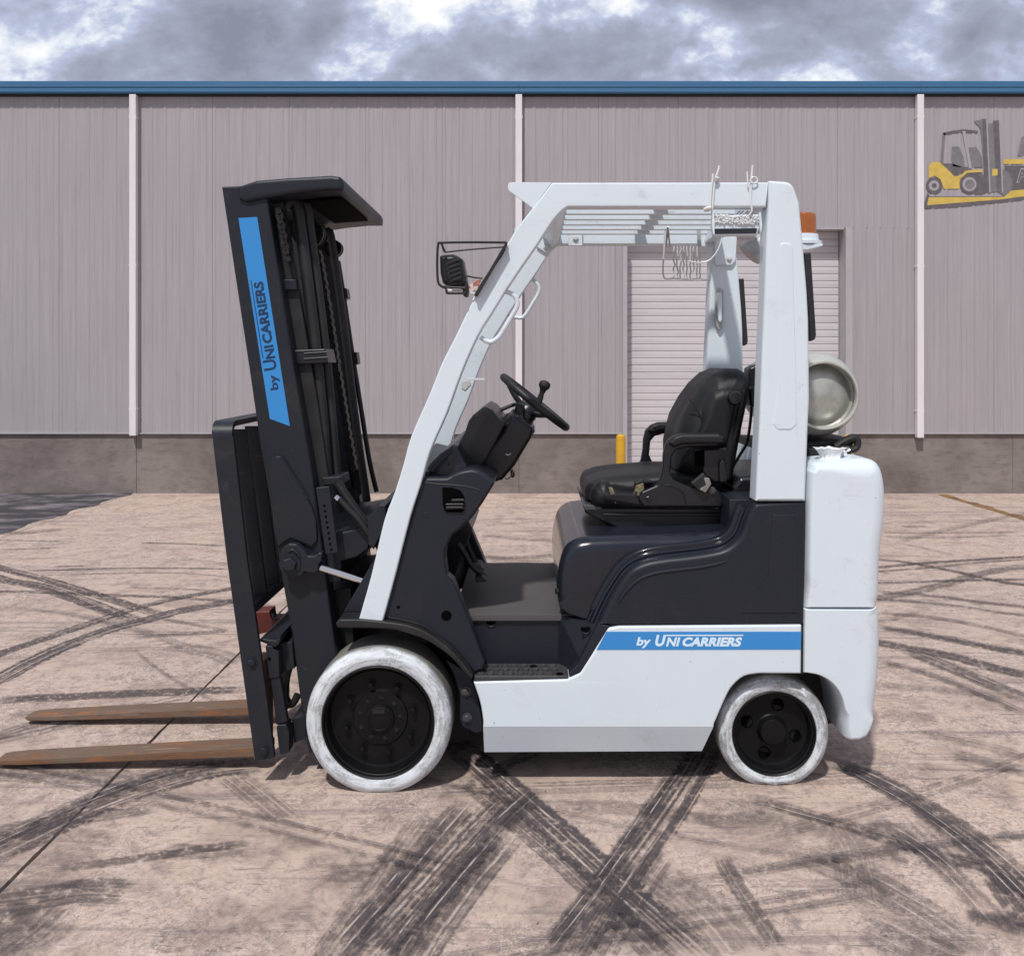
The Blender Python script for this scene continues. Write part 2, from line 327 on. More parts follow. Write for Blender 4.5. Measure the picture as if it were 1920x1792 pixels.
M_tyreF = tyre_material('whitewashed_tyre', 0.55, 0.97)
M_tyreR = tyre_material('thinly_whitewashed_tyre', 0.30, 0.90)

def rust_material():
    m = bpy.data.materials.new('rusty_steel'); m.use_nodes = True
    nt = m.node_tree; b = nt.nodes['Principled BSDF']; b.inputs['Roughness'].default_value = 0.62
    tcn = N(nt, 'ShaderNodeTexCoord'); o = mapping(nt, tcn.outputs['Object'], scale=(0.40, 1.8, 1.8))
    n1 = noise(nt, o, 7, 8, 0.70, 0.7); n2 = noise(nt, o, 22, 7, 0.70, 1.0); n3 = noise(nt, o, 90, 3, 0.6)
    c = mixc(nt, ramp(nt, n1, [(0.38, 0.0), (0.62, 1.0)]), (0.190, 0.100, 0.056), (0.172, 0.128, 0.098))
    c = mixc(nt, math_(nt, 'MULTIPLY', ramp(nt, n2, [(0.54, 0.0), (0.68, 1.0)]), 0.9), c, (0.36, 0.135, 0.040))
    c = mixc(nt, math_(nt, 'MULTIPLY', ramp(nt, n2, [(0.28, 1.0), (0.40, 0.0)]), 0.8), c, (0.060, 0.038, 0.028))
    n5 = noise(nt, mapping(nt, tcn.outputs['Object'], scale=(6, 70, 70)), 1.0, 3, 0.6, 0.3)
    c = mixc(nt, math_(nt, 'MULTIPLY', ramp(nt, n5, [(0.64, 0.0), (0.70, 1.0)]), 0.6), c, (0.36, 0.32, 0.28))
    nt.links.new(c, b.inputs['Base Color'])
    b.inputs['Metallic'].default_value = 0.25
    bn = N(nt, 'ShaderNodeBump'); bn.inputs['Strength'].default_value = 0.3; bn.inputs['Distance'].default_value = 0.003
    nt.links.new(n3, bn.inputs['Height']); nt.links.new(bn.outputs[0], b.inputs['Normal'])
    return m
M_rust = rust_material()

# ------------------------------------------------------------------ helpers
YC = 3.635                                   # the truck's own centre plane
def P(px, py, Y):
    return Vector(((px-VX)*Y/FPX, Y, H-(py-VY)*Y/FPX))
def G(px, py):
    Y = H*FPX/(py-VY)
    return Vector(((px-VX)*Y/FPX, Y, 0))

ROOT_LOC = {}
def thing(name, label, cat, loc, group=None):
    o = bpy.data.objects.new(name, None); COL.objects.link(o)
    o.location = loc; o.empty_display_size = 0.2
    o['label'] = label; o['category'] = cat
    if group: o['group'] = group
    ROOT_LOC[o] = Vector(loc)
    return o
def attach(o, parent):
    if parent is None: return o
    o.parent = parent
    if parent in ROOT_LOC:
        o.matrix_parent_inverse = Matrix.Translation(-ROOT_LOC[parent])
    elif parent.type == 'MESH' and parent.location.length > 0:
        o.matrix_parent_inverse = Matrix.Translation(-parent.location)
    return o
def link(name, me, m, parent=None, smooth=35, wn=True):
    o = bpy.data.objects.new(name, me); COL.objects.link(o)
    if m is not None:
        if len(me.materials) == 0: me.materials.append(m)
    if smooth:
        for p in me.polygons: p.use_smooth = True
        me.set_sharp_from_angle(angle=radians(smooth))
        if wn:
            md = o.modifiers.new('weighted', 'WEIGHTED_NORMAL'); md.keep_sharp = True
    return attach(o, parent)
def mesh(name, verts, faces):
    me = bpy.data.meshes.new(name); me.from_pydata([tuple(v) for v in verts], [], faces); me.validate(); me.update()
    return me
class MB:
    """collects several shapes for one mesh"""
    def __init__(s): s.v = []; s.f = []
    def add(s, v, f):
        k = len(s.v); s.v += [Vector(x) for x in v]; s.f += [tuple(i+k for i in q) for q in f]; return s
    def build(s, name, m, parent=None, smooth=35, wn=True):
        return link(name, mesh(name, s.v, s.f), m, parent, smooth, wn)
def box_g(c, d):
    c = Vector(c); x, y, z = (q/2 for q in d)
    v = [c+Vector((a*x, b*y, e*z)) for a in (-1, 1) for b in (-1, 1) for e in (-1, 1)]
    return v, [(0, 1, 3, 2), (4, 6, 7, 5), (0, 4, 5, 1), (2, 3, 7, 6), (0, 2, 6, 4), (1, 5, 7, 3)]
def mirror_obj(o, parent):
    """the same part on the far side of the truck"""
    me = o.data.copy()
    for v in me.vertices: v.co.y = 2*YC - v.co.y
    me.flip_normals(); me.update()
    q = bpy.data.objects.new(o.name.split('.')[0], me); COL.objects.link(q)
    for md in o.modifiers:
        if md.type == 'WEIGHTED_NORMAL':
            n = q.modifiers.new('weighted', 'WEIGHTED_NORMAL'); n.keep_sharp = True
    return attach(q, parent)
def rc(pts, seg=5):
    """round the corners of an outline; points are (x, y) or (x, y, radius)"""
    out = []; n = len(pts)
    for i, p in enumerate(pts):
        if len(p) == 2 or p[2] <= 0: out.append((p[0], p[1])); continue
        c = Vector(p[:2]); a = Vector(pts[i-1][:2])-c; b = Vector(pts[(i+1) % n][:2])-c
        ang = a.angle(b)
        d = min(p[2]/math.tan(ang/2), a.length*0.49, b.length*0.49)
        s, e = c+a.normalized()*d, c+b.normalized()*d
        for k in range(seg+1):
            t = k/seg
            q = s*(1-t)**2+c*2*t*(1-t)+e*t*t
            out.append((q.x, q.y))
    return out
def cr(pts, n=4, closed=False):
    """smooth curve through points"""
    out = []; L = len(pts); P_ = [Vector(p) for p in pts]
    rng = range(L) if closed else range(L-1)
    for i in rng:
        p1, p2 = P_[i], P_[(i+1) % L]
        p0 = P_[i-1] if (closed or i > 0) else p1*2-p2
        p3 = P_[(i+2) % L] if (closed or i+2 < L) else p2*2-p1
        for k in range(n):
            t = k/n
            out.append(0.5*((2*p1)+(p2-p0)*t+(2*p0-5*p1+4*p2-p3)*t*t+(3*p1-p0-3*p2+p3)*t**3))
    if not closed: out.append(P_[-1])
    return [tuple(q) for q in out]
def rp_g(pts, y0, y1, r=0.006, seg=3, Yp=None, w=None, r2=None, soft=False):
    """solid with a side outline (photo pixels read at depth Yp) spanning y0..y1, edges rounded by r"""
    Yp = y0 if Yp is None else Yp
    r2 = r if r2 is None else r2
    A = []
    for p in pts:
        q = P(p[0], p[1], Yp); q2 = Vector((q.x, q.z))
        if not A or (A[-1]-q2).length > 2e-4: A.append(q2)
    if (A[0]-A[-1]).length < 2e-4: A.pop()
    n = len(A)
    area = sum(A[i].x*A[(i+1) % n].y-A[(i+1) % n].x*A[i].y for i in range(n))
    if area < 0: A.reverse(); pts = pts[::-1]
    W = [(1.0, 1.0)]*n
    if w is not None:
        for i, a in enumerate(A):
            q = w(VX+a.x*FPX/Yp, VY+(H-a.y)*FPX/Yp); W[i] = q if isinstance(q, tuple) else (q, q)
    inn = []
    for i in range(n):
        e1 = (A[i]-A[i-1]).normalized(); e2 = (A[(i+1) % n]-A[i]).normalized()
        n1 = Vector((-e1.y, e1.x)); n2 = Vector((-e2.y, e2.x))
        m = n1+n2
        m = m/max(0.35, m.length_squared)*2 if m.length > 1e-6 else n1
        if m.length > 1.8: m = m.normalized()*1.8
        inn.append(m)
    layers = []
    if r > 0:
        for k in range(seg+1):
            t = k/seg*pi/2
            layers.append((y0+r*(1-cos(t)), r*(1-sin(t))))
    else: layers.append((y0, 0))
    if r2 > 0:
        for k in range(seg, -1, -1):
            t = k/seg*pi/2
            layers.append((y1-r2*(1-cos(t)), r2*(1-sin(t))))
    else: layers.append((y1, 0))
    v = []; f = []
    for (y, ins) in layers:
        if soft:                                       # stuffed shapes shrink towards their middle instead
            cen = sum(A, Vector((0, 0)))/n
            B = [a+(cen-a)*min(0.9, ins/max(0.02, (a-cen).length)) for a in A]
        else:
            B = [A[i]+Vector((inn[i].x*W[i][0], inn[i].y*W[i][1]))*ins for i in range(n)]
        if ins > 0 and not soft:
            for _ in range(12):                        # close edges the inset has turned over
                bad = 0
                for i in range(n):
                    j = (i+1) % n
                    e0 = A[j]-A[i]; e1 = B[j]-B[i]
                    if e1.length > 1e-7 and e1.dot(e0) < 0:
                        m = (B[i]+B[j])/2; B[i] = m.copy(); B[j] = m.copy(); bad += 1
                if not bad: break
        for q in B: v.append(Vector((q.x, y, q.y)))
    L = len(layers)
    for k in range(L-1):
        for i in range(n):
            a = k*n+i; b_ = k*n+(i+1) % n
            f.append((a, a+n, b_+n, b_))
    for (k, flip) in ((0, False), (L-1, True)):
        ring = list(range(k*n, (k+1)*n)); keep = []
        for i in ring:
            if not keep or (v[i]-v[keep[-1]]).length > 1e-5: keep.append(i)
        if len(keep) > 2 and (v[keep[0]]-v[keep[-1]]).length <= 1e-5: keep.pop()
        if len(keep) < 5:
            f.append(tuple(keep[::-1] if flip else keep)); continue
        for tri in tessellate_polygon([[Vector((v[i].x, v[i].z, 0)) for i in keep]]):
            p, q, r_ = (v[keep[j]] for j in tri)
            ar = (q.x-p.x)*(r_.z-p.z)-(r_.x-p.x)*(q.z-p.z)
            if abs(ar) < 1e-10: continue
            t = [keep[j] for j in tri]
            if (ar < 0) != flip: t.reverse()
            f.append(tuple(t))
    return v, f
def rp(name, pts, y0, y1, m, parent, mir=False, smooth=35, **kw):
    v, f = rp_g(pts, y0, y1, **kw)
    o = link(name, mesh(name, v, f), m, parent, smooth)
    if mir: return o, mirror_obj(o, parent)
    return o
def frame_of(d):
    d = Vector(d).normalized()
    a = Vector((0, 0, 1)) if abs(d.z) < 0.9 else Vector((1, 0, 0))
    x = d.cross(a).normalized(); y = d.cross(x).normalized()
    return x, y, d
def lathe_g(o, d, prof, seg=24, phase=0.0, caps=True):
    """profile of (radius, distance along d) turned about d"""
    o = Vector(o); x, y, d = frame_of(d)
    v = []; f = []
    for (r, h) in prof:
        for k in range(seg):
            a = 2*pi*k/seg+phase
            v.append(o+d*h+x*(max(r, 1e-5)*cos(a))+y*(max(r, 1e-5)*sin(a)))
    n = len(prof)
    for i in range(n-1):
        for k in range(seg):
            a = i*seg+k; b = i*seg+(k+1) % seg
            f.append((a, b, b+seg, a+seg))
    if caps and prof[0][0] > 1e-4: f.append(tuple(range(seg-1, -1, -1)))
    if caps and prof[-1][0] > 1e-4: f.append(tuple((n-1)*seg+k for k in range(seg)))
    return v, f
def lathe(name, o, d, prof, m, parent, seg=24, smooth=35, phase=0.0, caps=True):
    v, f = lathe_g(o, d, prof, seg, phase, caps)
    me = mesh(name, v, f)
    bm = bmesh.new(); bm.from_mesh(me); bmesh.ops.recalc_face_normals(bm, faces=bm.faces); bm.to_mesh(me); bm.free()
    return link(name, me, m, parent, smooth)
def tube_g(path, r, seg=8, closed=False, flat=1.0):
    path = [Vector(p) for p in path]; n = len(path)
    v = []; f = []; prev = None
    for i in range(n):
        if closed: d = path[(i+1) % n]-path[i-1]
        else: d = path[min(i+1, n-1)]-path[max(i-1, 0)]
        d = d.normalized() if d.length > 1e-9 else Vector((0, 0, 1))
        if prev is None: x, y, _ = frame_of(d)
        else:
            x = prev-d*prev.dot(d); x = x.normalized(); y = d.cross(x).normalized()
        prev = x
        rr = r[i] if isinstance(r, (list, tuple)) else r
        for k in range(seg):
            a = 2*pi*k/seg
            v.append(path[i]+x*(rr*cos(a))+y*(rr*flat*sin(a)))
    for i in range(n if closed else n-1):
        for k in range(seg):
            a = i*seg+k; b = i*seg+(k+1) % seg; c = ((i+1) % n)*seg+(k+1) % seg; e = ((i+1) % n)*seg+k
            f.append((a, b, c, e))
    if not closed:
        f.append(tuple(range(seg-1, -1, -1))); f.append(tuple((n-1)*seg+k for k in range(seg)))
    return v, f
def tube(name, path, r, m, parent, seg=8, closed=False, smooth=40, flat=1.0):
    v, f = tube_g(path, r, seg, closed, flat)
    me = mesh(name, v, f)
    bm = bmesh.new(); bm.from_mesh(me); bmesh.ops.recalc_face_normals(bm, faces=bm.faces); bm.to_mesh(me); bm.free()
    return link(name, me, m, parent, smooth, wn=False)
def ppath(pts, Y, n=4, closed=False):
    """smooth path through photo pixels at one depth (or a depth per point)"""
    q = [P(p[0], p[1], p[2] if len(p) > 2 else Y) for p in pts]
    return [Vector(a) for a in cr([tuple(x) for x in q], n, closed)]
def box(name, c, d, m, parent, bev=0.0):
    v, f = box_g(c, d); me = mesh(name, v, f)
    bm = bmesh.new(); bm.from_mesh(me)
    bmesh.ops.recalc_face_normals(bm, faces=bm.faces)
    if bev > 0: bmesh.ops.bevel(bm, geom=list(bm.edges), offset=bev, segments=2, affect='EDGES', profile=0.5)
    bm.to_mesh(me); bm.free()
    return link(name, me, m, parent, 35)
def hexbolt(name, c, r, m, parent, d=(0, -1, 0), h=None):
    h = h or r*0.9
    v, f = lathe_g(c, d, [(r*1.45, 0), (r*1.45, h*0.25), (r*1.02, h*0.25)], 14)
    v2, f2 = lathe_g(c, d, [(r, h*0.2), (r, h*0.9), (r*0.8, h*1.05), (0, h*1.08)], 6, 0.3)
    b = MB(); b.add(v, f); b.add(v2, f2)
    me = mesh(name, b.v, b.f)
    bm = bmesh.new(); bm.from_mesh(me); bmesh.ops.recalc_face_normals(bm, faces=bm.faces); bm.to_mesh(me); bm.free()
    return link(name, me, m, parent, 30)

def text_geo(s, shear=0.0, bold=0.0):
    cu = bpy.data.curves.new('lettering', 'FONT'); cu.body = s; cu.shear = shear; cu.offset = bold
    cu.resolution_u = 4; cu.extrude = 0.0; cu.space_character = 1.02
    o = bpy.data.objects.new('lettering', cu); COL.objects.link(o)
    bpy.context.view_layer.update()
    dg = bpy.context.evaluated_depsgraph_get()
    me = bpy.data.meshes.new_from_object(o.evaluated_get(dg))
    bpy.data.objects.remove(o)
    xs = [v.co.x for v in me.vertices]; ys = [v.co.y for v in me.vertices]
    x0, x1, y0, y1 = min(xs), max(xs), min(ys), max(ys)
    v = [((q.co.x-x0)/(x1-x0), (q.co.y-y0)/(y1-y0)) for q in me.vertices]
    f = [tuple(p.vertices) for p in me.polygons]
    return v, f
def lettering(name, s, o, u, vv, Y, m, parent, shear=0.0, bold=0.0, th=0.0008):
    """print text into the parallelogram o, u-end, v-end (photo pixels at depth Y)"""
    v, f = text_geo(s, shear, bold)
    o, u, vv = Vector(o), Vector(u), Vector(vv)
    pts = [o+(u-o)*a+(vv-o)*b for (a, b) in v]
    V3 = [P(q.x, q.y, Y) for q in pts]
    me = mesh(name, V3, f)
    bm = bmesh.new(); bm.from_mesh(me)
    bmesh.ops.remove_doubles(bm, verts=bm.verts, dist=1e-6)
    for fc in bm.faces:
        fc.normal_update()
        if fc.normal.y > 0: fc.normal_flip()
    bm.to_mesh(me); bm.free()
    return link(name, me, m, parent, 0)
def quad(name, pts, Y, m, parent, th=0.0015):
    return rp(name, pts, Y, Y+th, m, parent, r=0, smooth=0)

# ================================================================== the yard
def struct(o): o['kind'] = 'structure'; return o
gp = [(-150, -60), (150, -60), (150, 400), (-150, 400)]
ground = struct(link('ground', mesh('ground', [(x, y, -0.016) for x, y in gp], [(0, 1, 2, 3)]), M_joint, None, 0))
def slab(x0, x1, y0, y1, jag=True):
    # the visible edges of a slab are slightly chipped
    n = 160 if jag else 1
    L = []; R = []
    for i in range(n+1):
        y = y0+(y1-y0)*i/n
        L.append((x0+(random.uniform(0.001, 0.006) if jag else 0), y)); R.append((x1-(random.uniform(0.001, 0.006) if jag else 0), y))
    pts = R+L[::-1]; k = len(pts)
    v = [(x, y, 0) for x, y in pts]+[(x, y, -0.015) for x, y in pts]
    f = [tuple(range(k))]+[(i, i+k, (i+1) % k+k, (i+1) % k) for i in range(k)]
    return link('concrete_slab', mesh('concrete_slab', v, f), M_ground, ground, 0)
slab(-4.5, -1.506, 0.0, 12.0)
slab(-1.5, 150, 0.0, 12.0)
slab(-150, -1.5, -60, -0.004, False); slab(-1.5, 150, -60, -0.004, False)
slab(-150, -4.504, 0.0, 12.0, False)
slab(-150, 150, 12.004, 400, False)
# worn asphalt strip at the left of the slab and the worn yellow edge line at the right
asp = []
for i in range(40):
    y = 6.6+(10.4-6.6)*i/39
    asp.append((-4.50-0.10*max(0, (10-y))/2+0.03*sin(y*9)+random.uniform(-0.03, 0.03), y))
vs_ = [(x, y, 0.004) for x, y in asp]+[(-20, 10.4, 0.004), (-20, 6.6, 0.004)]
asphalt = struct(link('asphalt_strip', mesh('asphalt_strip', vs_, [tuple(range(len(vs_)-1, -1, -1))]), M_asphalt, None, 0))
if asphalt.data.polygons[0].normal.z < 0: asphalt.data.flip_normals()
ln = []
for i in range(30):
    y = 6.4+(9.95-6.4)*i/29; ln.append((4.50+0.09*(9.97-y)/1.5+random.uniform(-0.012, 0.012), y))
lv = [(x, y, 0.004) for x, y in ln]+[(x+0.10+random.uniform(-0.03, 0.03), y, 0.004) for x, y in ln[::-1]]
yl = struct(link('edge_line', mesh('edge_line', lv, [tuple(range(len(lv)-1, -1, -1))]), M_yline, None, 0))
if yl.data.polygons[0].normal.z < 0: yl.data.flip_normals()

# tyre marks: strips of rubber lying on the slab, traced on the ground in metres
mark_i = [0]
def mark(pts, width, a=0.8, tread=False, ground_xy=False):
    """pts are where the mark crosses the ground; width in metres"""
    g = [Vector((p[0], p[1], 0)) for p in pts] if ground_xy else [G(*p) for p in pts]
    path = [Vector(q) for q in cr([tuple(x) for x in g], 8)]
    z = 0.0012+0.00012*mark_i[0]; mark_i[0] += 1
    v = []; f = []; us = []; L = 0.0
    tot = sum((path[i+1]-path[i]).length for i in range(len(path)-1))
    for i, p in enumerate(path):
        if i: L += (p-path[i-1]).length
        d = path[min(i+1, len(path)-1)]-path[max(i-1, 0)]; d.normalize()
        s = Vector((-d.y, d.x, 0))
        v += [p+s*width/2+Vector((0, 0, z)), p-s*width/2+Vector((0, 0, z))]
        us += [(L, 1, L/tot), (L, 0, L/tot)]
        if i: f.append((2*i-2, 2*i-1, 2*i+1, 2*i))
    me = mesh('tyre_mark', v, f)
    if me.polygons[0].normal.z < 0: me.flip_normals()
    a1 = me.uv_layers.new(name='UVMap'); a2 = me.uv_layers.new(name='ends')
    for lp in me.loops:
        q = us[lp.vertex_index]
        a1.data[lp.index].uv = (q[0], q[1]); a2.data[lp.index].uv = (q[2], 0)
    o = link('tyre_mark', me, M_tread if tread else M_mark, ground, 0)
    o.color = (1, 1, 1, a)
    return o
MARKS = [
 # left, far
 ([(-120, 1020), (0, 1064), (80, 1085), (180, 1115), (260, 1140), (320, 1160)], 0.10, 0.85, 0),
 ([(-120, 1045), (0, 1085), (70, 1098), (150, 1125), (215, 1150), (275, 1172)], 0.13, 0.9, 0),
 ([(-60, 1255), (0, 1226), (100, 1192), (200, 1158), (270, 1136), (350, 1118), (430, 1104), (520, 1085)], 0.10, 0.85, 0),
 ([(-80, 1310), (0, 1272), (60, 1240), (130, 1208), (200, 1182), (260, 1166), (340, 1145), (420, 1130), (520, 1110)], 0.15, 0.95, 1),
 ([(-100, 1108), (60, 1110), (200, 1116), (330, 1120), (430, 1128), (520, 1135)], 0.07, 0.7, 0),
 ([(30, 1072), (160, 1067), (300, 1065), (440, 1067)], 0.04, 0.75, 0),
 ([(40, 1080), (180, 1076), (320, 1074), (440, 1082)], 0.03, 0.6, 0),
 ([(100, 1062), (160, 1061)], 0.05, 0.7, 0),
 ([(260, 1017), (350, 1020), (430, 1024)], 0.06, 0.6, 0),
 ([(0, 1031), (60, 1029), (110, 1027)], 0.06, 0.6, 0),
 ([(-20, 1012), (60, 1014), (120, 1016)], 0.05, 0.5, 0),
 ([(230, 1102), (330, 1104), (400, 1108)], 0.05, 0.4, 0),
 ([(-20, 1315), (60, 1309), (140, 1306), (260, 1300), (400, 1295), (470, 1293)], 0.10, 0.75, 0),
 ([(250, 1196), (330, 1190), (430, 1183)], 0.07, 0.5, 0),
 ([(300, 1160), (370, 1172), (430, 1184)], 0.05, 0.45, 0),
 ([(320, 1210), (400, 1225), (450, 1245)], 0.15, 0.35, 0),
 ([(-20, 1385), (40, 1365), (90, 1350)], 0.10, 0.5, 1),
 ([(0, 1000), (60, 998), (120, 992)], 0.15, 0.5, 0),
 # left, near
 ([(-60, 1625), (40, 1578), (160, 1520), (260, 1482), (350, 1455), (420, 1440), (500, 1432)], 0.17, 0.8, 1),
 ([(-60, 1570), (20, 1555), (120, 1540), (220, 1525), (300, 1512)], 0.10, 0.5, 0),
 ([(100, 1630), (200, 1618), (290, 1606), (380, 1592), (470, 1580)], 0.05, 0.6, 0),
 ([(-60, 1700), (30, 1690), (90, 1683), (160, 1672), (250, 1676)], 0.14, 0.6, 0),
 ([(-30, 1792), (40, 1740), (80, 1700)], 0.18, 0.45, 0),
 ([(-60, 1440), (60, 1452), (180, 1455), (260, 1470)], 0.14, 0.4, 0),
 ([(430, 1452), (480, 1490), (540, 1540)], 0.13, 0.4, 1),
 ([(300, 1595), (400, 1600), (470, 1590)], 0.09, 0.4, 0),
 # middle, near: crossing tread tracks
 ([(840, 1385), (900, 1435), (990, 1512), (1080, 1592), (1160, 1665), (1250, 1745), (1330, 1815)], 0.15, 0.95, 1),
 ([(860, 1450), (950, 1530), (1040, 1605), (1130, 1690), (1220, 1780), (1260, 1820)], 0.09, 0.6, 0),
 ([(1330, 1395), (1290, 1460), (1240, 1535), (1180, 1620), (1120, 1705), (1050, 1810)], 0.16, 0.9, 1),
 ([(1240, 1600), (1180, 1690), (1110, 1810)], 0.12, 0.45, 0),
 ([(970, 1485), (900, 1560), (820, 1650), (740, 1740), (660, 1830)], 0.19, 0.85, 1),
 ([(960, 1560), (900, 1630), (830, 1720), (760, 1820)], 0.15, 0.7, 1),
 ([(810, 1530), (760, 1600), (710, 1670), (640, 1770), (600, 1830)], 0.16, 0.5, 1),
 ([(600, 1640), (690, 1635), (760, 1625)], 0.10, 0.35, 0),
 # right, near
 ([(1380, 1490), (1480, 1518), (1580, 1545), (1690, 1582), (1800, 1615), (1960, 1650)], 0.09, 0.8, 1),
 ([(1030, 1512), (1150, 1515), (1260, 1525), (1360, 1540), (1480, 1530)], 0.10, 0.35, 0),
 ([(1540, 1422), (1640, 1462), (1740, 1518), (1830, 1580), (1900, 1640), (1980, 1720)], 0.13, 0.85, 1),
 ([(1350, 1605), (1380, 1660), (1420, 1720), (1460, 1780)], 0.06, 0.6, 0),
 ([(1500, 1600), (1620, 1650), (1740, 1720), (1840, 1790)], 0.16, 0.4, 1),
 ([(1870, 1640), (1900, 1690), (1960, 1760)], 0.10, 0.8, 0),
 ([(1810, 1720), (1870, 1730), (1940, 1745)], 0.09, 0.7, 0),
 ([(1780, 1415), (1860, 1432), (1940, 1455)], 0.10, 0.5, 1),
 ([(1560, 1540), (1600, 1600), (1620, 1700)], 0.14, 0.25, 0),
 # right, far
 ([(1560, 1072), (1660, 1063), (1740, 1056), (1830, 1050), (1960, 1042)], 0.06, 0.9, 0),
 ([(1560, 1080), (1660, 1071), (1750, 1064), (1830, 1056), (1960, 1046)], 0.05, 0.7, 0),
 ([(1640, 1049), (1700, 1055), (1790, 1072), (1870, 1090), (1960, 1102)], 0.08, 0.85, 0),
 ([(1580, 1094), (1680, 1093), (1770, 1090), (1860, 1088), (1960, 1085)], 0.05, 0.8, 0),
 ([(1600, 1128), (1690, 1115), (1770, 1096), (1840, 1076), (1960, 1056)], 0.12, 0.6, 0),
 ([(1640, 1110), (1740, 1117), (1840, 1130), (1960, 1142)], 0.07, 0.9, 0),
 ([(1560, 1120), (1690, 1127), (1800, 1138), (1880, 1150), (1980, 1160)], 0.05, 0.8, 0),
 ([(1640, 1175), (1720, 1188), (1820, 1207), (1900, 1222), (1980, 1235)], 0.11, 0.95, 0),
 ([(1600, 1195), (1690, 1214), (1780, 1230), (1860, 1252), (1960, 1275)], 0.12, 0.9, 0),
 ([(1700, 1220), (1780, 1252), (1860, 1285), (1940, 1318)], 0.14, 0.75, 1),
 ([(1640, 999), (1750, 1000), (1920, 998)], 0.06, 0.6, 0),
 ([(1660, 1008), (1760, 1009), (1900, 1004)], 0.05, 0.5, 0),
 ([(1690, 988), (1740, 988)], 0.08, 0.6, 0),
 ([(1690, 1020), (1740, 1030), (1790, 1042)], 0.06, 0.35, 0),
 ([(1640, 1285), (1760, 1295), (1900, 1310)], 0.08, 0.35, 0),
 ([(1720, 1375), (1800, 1390), (1880, 1410), (1940, 1430)], 0.10, 0.4, 1),
 ([(1650, 1340), (1760, 1350)], 0.12, 0.25, 0),
 # broad dirty patches in front
 ([(-120, 1620), (0, 1600), (100, 1590), (200, 1600)], 0.30, 0.23, 0),
 ([(-100, 1720), (40, 1700), (140, 1690)], 0.34, 0.27, 0),
 ([(-80, 1830), (20, 1770), (90, 1720)], 0.26, 0.30, 0),
 ([(250, 1440), (340, 1470), (420, 1510)], 0.30, 0.13, 0),
 ([(380, 1560), (480, 1575), (560, 1600)], 0.28, 0.13, 0),
 ([(560, 1640), (680, 1630), (780, 1640)], 0.2, 0.18, 0),
 ([(340, 1800), (400, 1740), (470, 1700)], 0.25, 0.18, 0),
 ([(490, 1700), (540, 1730), (580, 1760)], 0.25, 0.15, 0),
 ([(1230, 1640), (1330, 1720), (1400, 1800)], 0.16, 0.35, 1),
 ([(1440, 1560), (1560, 1590), (1680, 1640)], 0.35, 0.17, 0),
 ([(1300, 1520), (1400, 1535), (1480, 1545)], 0.25, 0.21, 0),
 ([(1680, 1540), (1740, 1600), (1760, 1640)], 0.3, 0.35, 1),
 ([(1150, 1780), (1250, 1700), (1330, 1650)], 0.2, 0.18, 0),
 ([(1620, 1730), (1740, 1790), (1800, 1820)], 0.2, 0.4, 1),
 ([(1690, 1440), (1800, 1470), (1920, 1490)], 0.2, 0.18, 0),
 # more tread tracks
 ([(880, 1500), (800, 1590), (730, 1675), (650, 1765), (610, 1815)], 0.10, 0.85, 1),
 ([(1010, 1480), (940, 1545), (870, 1625), (800, 1710), (720, 1815)], 0.11, 0.8, 1),
 ([(1275, 1440), (1215, 1525), (1150, 1620), (1080, 1715), (1000, 1815)], 0.07, 0.75, 1),
 ([(1580, 1440), (1690, 1500), (1790, 1570), (1870, 1640), (1960, 1735)], 0.08, 0.8, 1),
 ([(-60, 1605), (60, 1550), (180, 1497), (300, 1455), (420, 1430)], 0.09, 0.8, 1),
 ([(1620, 1530), (1720, 1590), (1800, 1660), (1900, 1770)], 0.10, 0.55, 1),
 ([(1640, 1240), (1730, 1262), (1830, 1300), (1930, 1345)], 0.07, 0.75, 1),
 ([(1640, 1150), (1750, 1160), (1860, 1180), (1960, 1205)], 0.05, 0.7, 0),
 ([(0, 1345), (140, 1335), (300, 1322)], 0.05, 0.5, 0),
 ([(-20, 1140), (110, 1150), (240, 1178), (360, 1218)], 0.07, 0.5, 1),
 # seen between the posts of the truck
 ([(900, 1005), (980, 1012), (1060, 1018)], 0.08, 0.5, 0),
 ([(880, 1043), (970, 1047), (1060, 1040)], 0.10, 0.6, 0),
 ([(910, 985), (1000, 980), (1080, 972)], 0.06, 0.4, 0),
]
for (p, wd, a, t) in MARKS: mark(p, wd, a, bool(t))
rnd = random.Random(21)
for i in range(34):                                    # thin older scuffs crossing the yard in wide turns
    cx0, cy0 = rnd.uniform(-4.2, 4.3), rnd.uniform(2.4, 8.5)
    hd_, cv, L_ = rnd.uniform(-0.9, 0.9)+(pi if rnd.random() < .5 else 0), rnd.uniform(-0.22, 0.22), rnd.uniform(1.2, 4.0)
    pts = []; x_, y_ = cx0, cy0
    for k in range(7):
        pts.append((x_, y_)); x_ += cos(hd_)*L_/6; y_ += sin(hd_)*L_/6; hd_ += cv*L_/6
    if min(p[1] for p in pts) < 1.9 or max(p[1] for p in pts) > 9.9 or min(p[0] for p in pts) < -4.45: continue
    wd_ = rnd.uniform(0.018, 0.045)
    mark(pts, wd_, rnd.uniform(0.45, 0.85), False, True)
    if rnd.random() < .6: mark([(p[0]+0.015, p[1]+wd_+0.03) for p in pts], wd_*0.8, rnd.uniform(0.4, 0.7), False, True)

